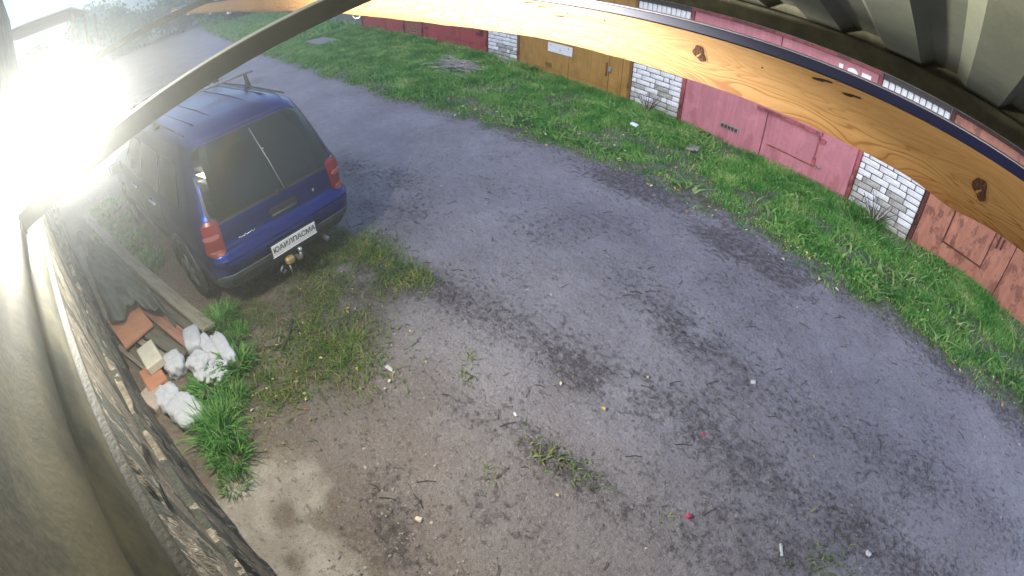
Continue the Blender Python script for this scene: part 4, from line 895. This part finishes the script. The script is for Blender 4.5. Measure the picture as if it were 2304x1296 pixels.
# ------------------------------------------------------------------ heap of boards, cloth, blocks and sacks between wall and car
def wmat(n, c, v=.35): return mat(n, c, .85, var=v, vscale=9, stretch=(.4, 4, 4), bump=.3, bscale=30)
W1 = wmat('weathered_wood', (.34, .30, .22)); W2 = wmat('dark_wood', (.16, .14, .10)); W3 = wmat('reddish_wood', (.40, .20, .13)); ORG = mat('orange_board', (.55, .24, .13), .8, var=.15, vscale=6)
def plank(a, b, wd_, th_, m, label, tilt=0., cat_='plank'):
    a = Vector(a); b = Vector(b); d = b-a; me = box_me('plank', d.length, wd_, th_, .005); x = d.normalized(); up = Vector((0, math.sin(tilt), math.cos(tilt))); y = up.cross(x).normalized(); z = x.cross(y)
    o = link('plank', me, m); o.matrix_world = Matrix.Translation((a+b)/2) @ Matrix((x, y, z)).transposed().to_4x4(); return tag(o, label, cat_, 'boards dumped along the wall')
plank((-8.0, -2.12, .34), (-4.02, -.40, .10), .16, .04, W1, 'long weathered plank on the car side of the heap, longest of all', .3)
plank((-7.6, -2.22, .26), (-4.15, -.58, .06), .09, .05, W2, 'dark plank just behind the long weathered one')
plank((-6.3, -1.72, .14), (-4.02, -.60, .04), .05, .045, W3, 'narrow reddish plank edge below the dark plank')
plank((-5.3, -1.62, .16), (-3.86, -.74, .05), .14, .035, W2, 'dark olive plank pointing at the white lumps')
plank((-5.2, -1.74, .14), (-3.80, -.84, .03), .07, .04, W1, 'pale thin batten lying under the dark olive plank')
plank((-4.95, -1.6, .09), (-3.95, -1.14, .04), .09, .04, W2, 'short dark batten near the cream block')
plank((-7.2, -1.86, .10), (-4.35, -.52, .03), .07, .04, W1, 'pale narrow board lying on the ground between the longest plank and the car')
plank((-5.0, -1.16, .12), (-3.95, -.66, .08), .10, .03, W3, 'short reddish board crossing under the longest plank')
plank((-4.5, -1.5, .05), (-3.6, -.98, .03), .06, .03, W1, 'thin pale lath by the wall next to the cream block')
plank((-6.9, -2.12, .30), (-4.9, -1.55, .16), .10, .04, W1, 'pale plank beside the masonry, under the upper end of the cloth')
o = link('orange_board', box_me('orange_board', .62, .40, .03, .004), ORG, loc=(-4.62, -1.28, .17), rot=(.05, .06, R(20))); tag(o, 'flat orange board sticking out under the grey cloth', 'board')
o = link('orange_block', box_me('orange_block', .34, .22, .12, .012, jit=.004), ORG, loc=(-3.72, -1.10, .07), rot=(0, 0, R(15))); tag(o, 'orange brick block under the cream one', 'block')
o = link('cream_block', box_me('cream_block', .36, .20, .10, .010, jit=.003), mat('cream_block', (.66, .60, .46), .8, var=.15), loc=(-3.90, -1.06, .18), rot=(.03, 0, R(15))); tag(o, 'cream coloured block on top of the orange brick', 'block')
o = link('tan_block', box_me('tan_block', .30, .22, .10, .012, jit=.006), mat('tan_block', (.50, .40, .31), .85, var=.2), loc=(-3.48, -1.13, .06), rot=(0, .05, R(30))); tag(o, 'tan broken block between the wall and the torn sack', 'block')
SACK = mat('white_sack', (.56, .56, .58), .75, var=.12, vscale=20, bump=.25, bscale=18)
def lump(x, y, sx, sy, sz, rz, label, wob=.12, m=SACK, seed=0, cat_='lump', name='white_lump', tiltx=0.):
    bm = bmesh.new(); bmesh.ops.create_icosphere(bm, subdivisions=4, radius=1.)
    for v in bm.verts:
        p = v.co; e = 4.5; s = (abs(p.x)**e+abs(p.y)**e+abs(p.z)**e)**(-1/e); q = p*s
        nn = math.sin(q.x*5+seed)*math.sin(q.y*6+seed*2)*math.sin(q.z*4+seed*.7)+.5*math.sin(q.x*13+seed)*math.sin(q.y*11+2*seed)
        v.co = Vector((q.x*sx, q.y*sy, q.z*sz))*(1+wob*nn)*.5
    me = bpy.data.meshes.new(name); bm.to_mesh(me); bm.free()
    for p in me.polygons: p.use_smooth = True
    o = link(name, me, m, loc=(x, y, gz1(x, y)+sz*.42), rot=(tiltx, rnd.uniform(-.1, .1), rz)); return tag(o, label, cat_, 'white lumps and sacks by the wall')
lump(-3.99, -.60, .36, .19, .17, R(0), 'smooth oval white lump, uppermost of the white heap', .04, seed=1)
lump(-3.79, -.47, .40, .13, .13, R(12), 'narrow white lump in the middle of the upper three', .05, seed=2)
lump(-3.70, -.33, .42, .14, .14, R(10), 'long white lump, rightmost of the upper three', .06, seed=3)
lump(-3.78, -.85, .28, .21, .16, R(10), 'white folded lump right of the cream block', .12, seed=4)
lump(-3.66, -.60, .22, .22, .14, R(40), 'crumpled white lump in the middle of the heap', .14, seed=5)
lump(-3.47, -.46, .26, .22, .10, R(-20), 'torn white lump sunk in the green clump', .2, seed=6)
lump(-3.50, -.62, .14, .12, .09, R(30), 'small white scrap between the green leaves', .2, seed=9)
lump(-3.42, -1.00, .26, .24, .12, R(20), 'greyish white sack piece against the masonry', .16, seed=7)
lump(-3.16, -.86, .42, .28, .15, R(25), 'lowest white torn sack with dark creases', .12, seed=8)
# grey cloth draped over the boards
def cloth():
    nu, nv = 70, 44; U, Vv = np.meshgrid(np.linspace(0, 1, nu), np.linspace(0, 1, nv), indexing='ij')
    L0, L1 = np.array([-6.75, -2.02]), np.array([-4.72, -1.48]); R0, R1 = np.array([-6.45, -1.52]), np.array([-4.36, -.72])
    A = L0+(L1-L0)*U[..., None]; B = R0+(R1-R0)*U[..., None]
    wv = .5+(.5)*sstep(0, .35, U); mid = (A+B)/2; P = mid+(B-A)*((Vv-.5)*wv)[..., None]
    P[..., 0] += .10*np.sin(Vv*7+1)*U**3+.06*(fbm(U*3, Vv*3, 2., 2)-.5)
    z = .44+.03*np.sin(U*3)-.15*np.abs(Vv-.45)**1.5-.06*U**4
    fold = .045*np.sin((Vv*2.2+U*1.6+.8*fbm(U, Vv, 3, 2))*7)*(.3+.7*np.abs(U-.3)) + .05*(fbm(U*2, Vv*2, 2.5, 4)-.5) + .015*np.sin((U*3-Vv*4)*9)
    z = z+fold*1.5; z = z-.16*sstep(.86, 1, Vv)-.07*sstep(.93, 1., U)
    V = np.concatenate([P, z[..., None]], -1).reshape(-1, 3); I = np.arange(nu*nv).reshape(nu, nv)
    F_ = np.stack([I[:-1, :-1], I[1:, :-1], I[1:, 1:], I[:-1, 1:]], -1).reshape(-1, 4)
    o = link('grey_cloth', npmesh('grey_cloth', V, F_, True), mat('grey_cloth', (.095, .112, .090), .85, var=.2, vscale=5, bump=.1, bscale=80))
    so_ = o.modifiers.new('s', 'SOLIDIFY'); so_.thickness = .012; return tag(o, 'creased grey green cloth thrown over the boards by the wall', 'cloth')
cloth()

# ------------------------------------------------------------------ far end of the alley: bushes, posts
LEAFY = grass_mat('bush_leaves', (.02, .06, .015), (.045, .11, .025), (.10, .19, .05), .8)
def bush(x, y, rx, ry, h, n, label, cat_='bush', name='bush', trunk=False):
    t = thing(name, label, cat_, (x, y, gz1(x, y)), 0, 'shrubs at the far end of the alley'); r = np.random.default_rng(int(abs(x*7+y*3)*10))
    nc = 26; cc = r.normal(0, 1, (nc, 3)); cc /= np.linalg.norm(cc, axis=1)[:, None]; cc *= (r.random(nc)**.4)[:, None]; cc *= [rx*.8, ry*.8, h*.42]; cc[:, 2] += h*.55
    k = r.integers(0, nc, n); p = cc[k]+r.normal(0, 1, (n, 3))*[rx*.2, ry*.2, h*.12]; p[:, 2] = np.abs(p[:, 2])
    a = r.normal(0, 1, (n, 3)); a /= np.linalg.norm(a, axis=1)[:, None]; b = np.cross(a, r.normal(0, 1, (n, 3))); b /= np.linalg.norm(b, axis=1)[:, None]; s = .20*(.5+r.random(n))[:, None]
    V = np.stack([p-a*s, p+b*s*.5, p+a*s, p-b*s*.5], 1).reshape(-1, 3); F_ = np.arange(n*4).reshape(n, 4)
    link('crown', npmesh('crown', V, F_), LEAFY, t)
    for q in range(4): an = q*1.6; link('stem', tube_me('stem', [(0, 0, 0), (rx*.2*math.cos(an), ry*.2*math.sin(an), h*.4), (rx*.5*math.cos(an), ry*.5*math.sin(an), h*.8)], [.05, .035, .012], 6), BARK, t)
    return t
for i, (x, y, rx, ry, h, lb_) in enumerate([(-34, 9.5, 3, 2, 3.2, 'bush behind the far verge beyond the last garage'), (-42, 6.5, 3, 3, 3.6, 'bush at the end of the verge under the board'), (-50, 1.5, 4, 3, 4., 'wide bush closing the alley at its middle'),
        (-46, -4, 3.5, 3, 3.8, 'bush left of the alley end seen above the lamp glare'), (-38, -9.5, 3.5, 3, 3.6, 'tall bush behind the lamp, left'), (-30, -11, 3, 3, 3.2, 'bush nearest the lamp, far left'), (-60, -8, 6, 4, 6., 'biggest dark bush far at the left edge'), (-64, 6, 7, 4, 6., 'broad bush farthest away at the end of the road')]):
    bush(x, y, rx, ry, h, 9000, lb_)
PST = mat('post_wood', (.30, .25, .18), .9, var=.3)
for i, (x, y, lb_) in enumerate([(-26, 8.1, 'fence post just left of the farthest garage'), (-29, 8.3, 'fence post in the middle of the far verge edge'), (-32.5, 8.5, 'fence post at the far end of the verge')]):
    o = link('fence_post', box_me('fence_post', .14, .14, 1.3, .02), PST, loc=(x, y, .6)); tag(o, lb_, 'post', 'posts beyond the garages')
# next garages of the own row, beyond the end of the wall
PALEW = mat('pale_plaster', (.62, .61, .58), .9, var=.2, vscale=2)
ng = thing('neighbour_garage', 'pale plastered neighbour garage far along the own row behind the lamp', 'garage', (-24, -9.5, 0), R(16))
box('wall', -5, 5, -3, 0, -.1, 2.5, PALEW, ng); box('roof', -5.2, 5.2, -3.2, .3, 2.505, 2.66, CONC, ng); box('gate', -4.2, -1.4, .003, .05, .02, 2.2, REDG, ng); box('gate', 1.0, 3.8, .003, .05, .02, 2.2, OCHRE, ng)

nc = thing('neighbour_canopy', 'pale sheet canopy of the next garages, seen from below beyond the lamp', 'canopy', (-15, -3.4, 0), R(4))
for i in range(6):
    o = link('roof_sheet', box_me('roof_sheet', 1.5, 3.4, .03, .004), PALEW, nc, loc=(-5+i*1.56, -.6, 4.0+.004*(i % 2)), rot=(-.12, 0, 0))
for xx in (-5.5, -.5, 3.2): box('post', xx, xx+.1, 1.0, 1.1, 0, 3.75, PST, nc)
# ------------------------------------------------------------------ volume added over the scene to imitate lens glare round the lamp
hm = bpy.data.materials.new('glare_haze'); hm.use_nodes = True; hn = hm.node_tree.nodes; hn.clear()
pv = hn.new('ShaderNodeVolumePrincipled'); pv.inputs['Density'].default_value = .013; pv.inputs['Anisotropy'].default_value = .8; pv.inputs['Color'].default_value = (.9, .93, .92, 1)
ho = hn.new('ShaderNodeOutputMaterial'); hm.node_tree.links.new(pv.outputs[0], ho.inputs['Volume'])
hb = link('glare_haze', box_me('glare_haze', 420, 320, 11.), hm, loc=(-70, 20, 4.3)); hb['kind'] = 'stuff'
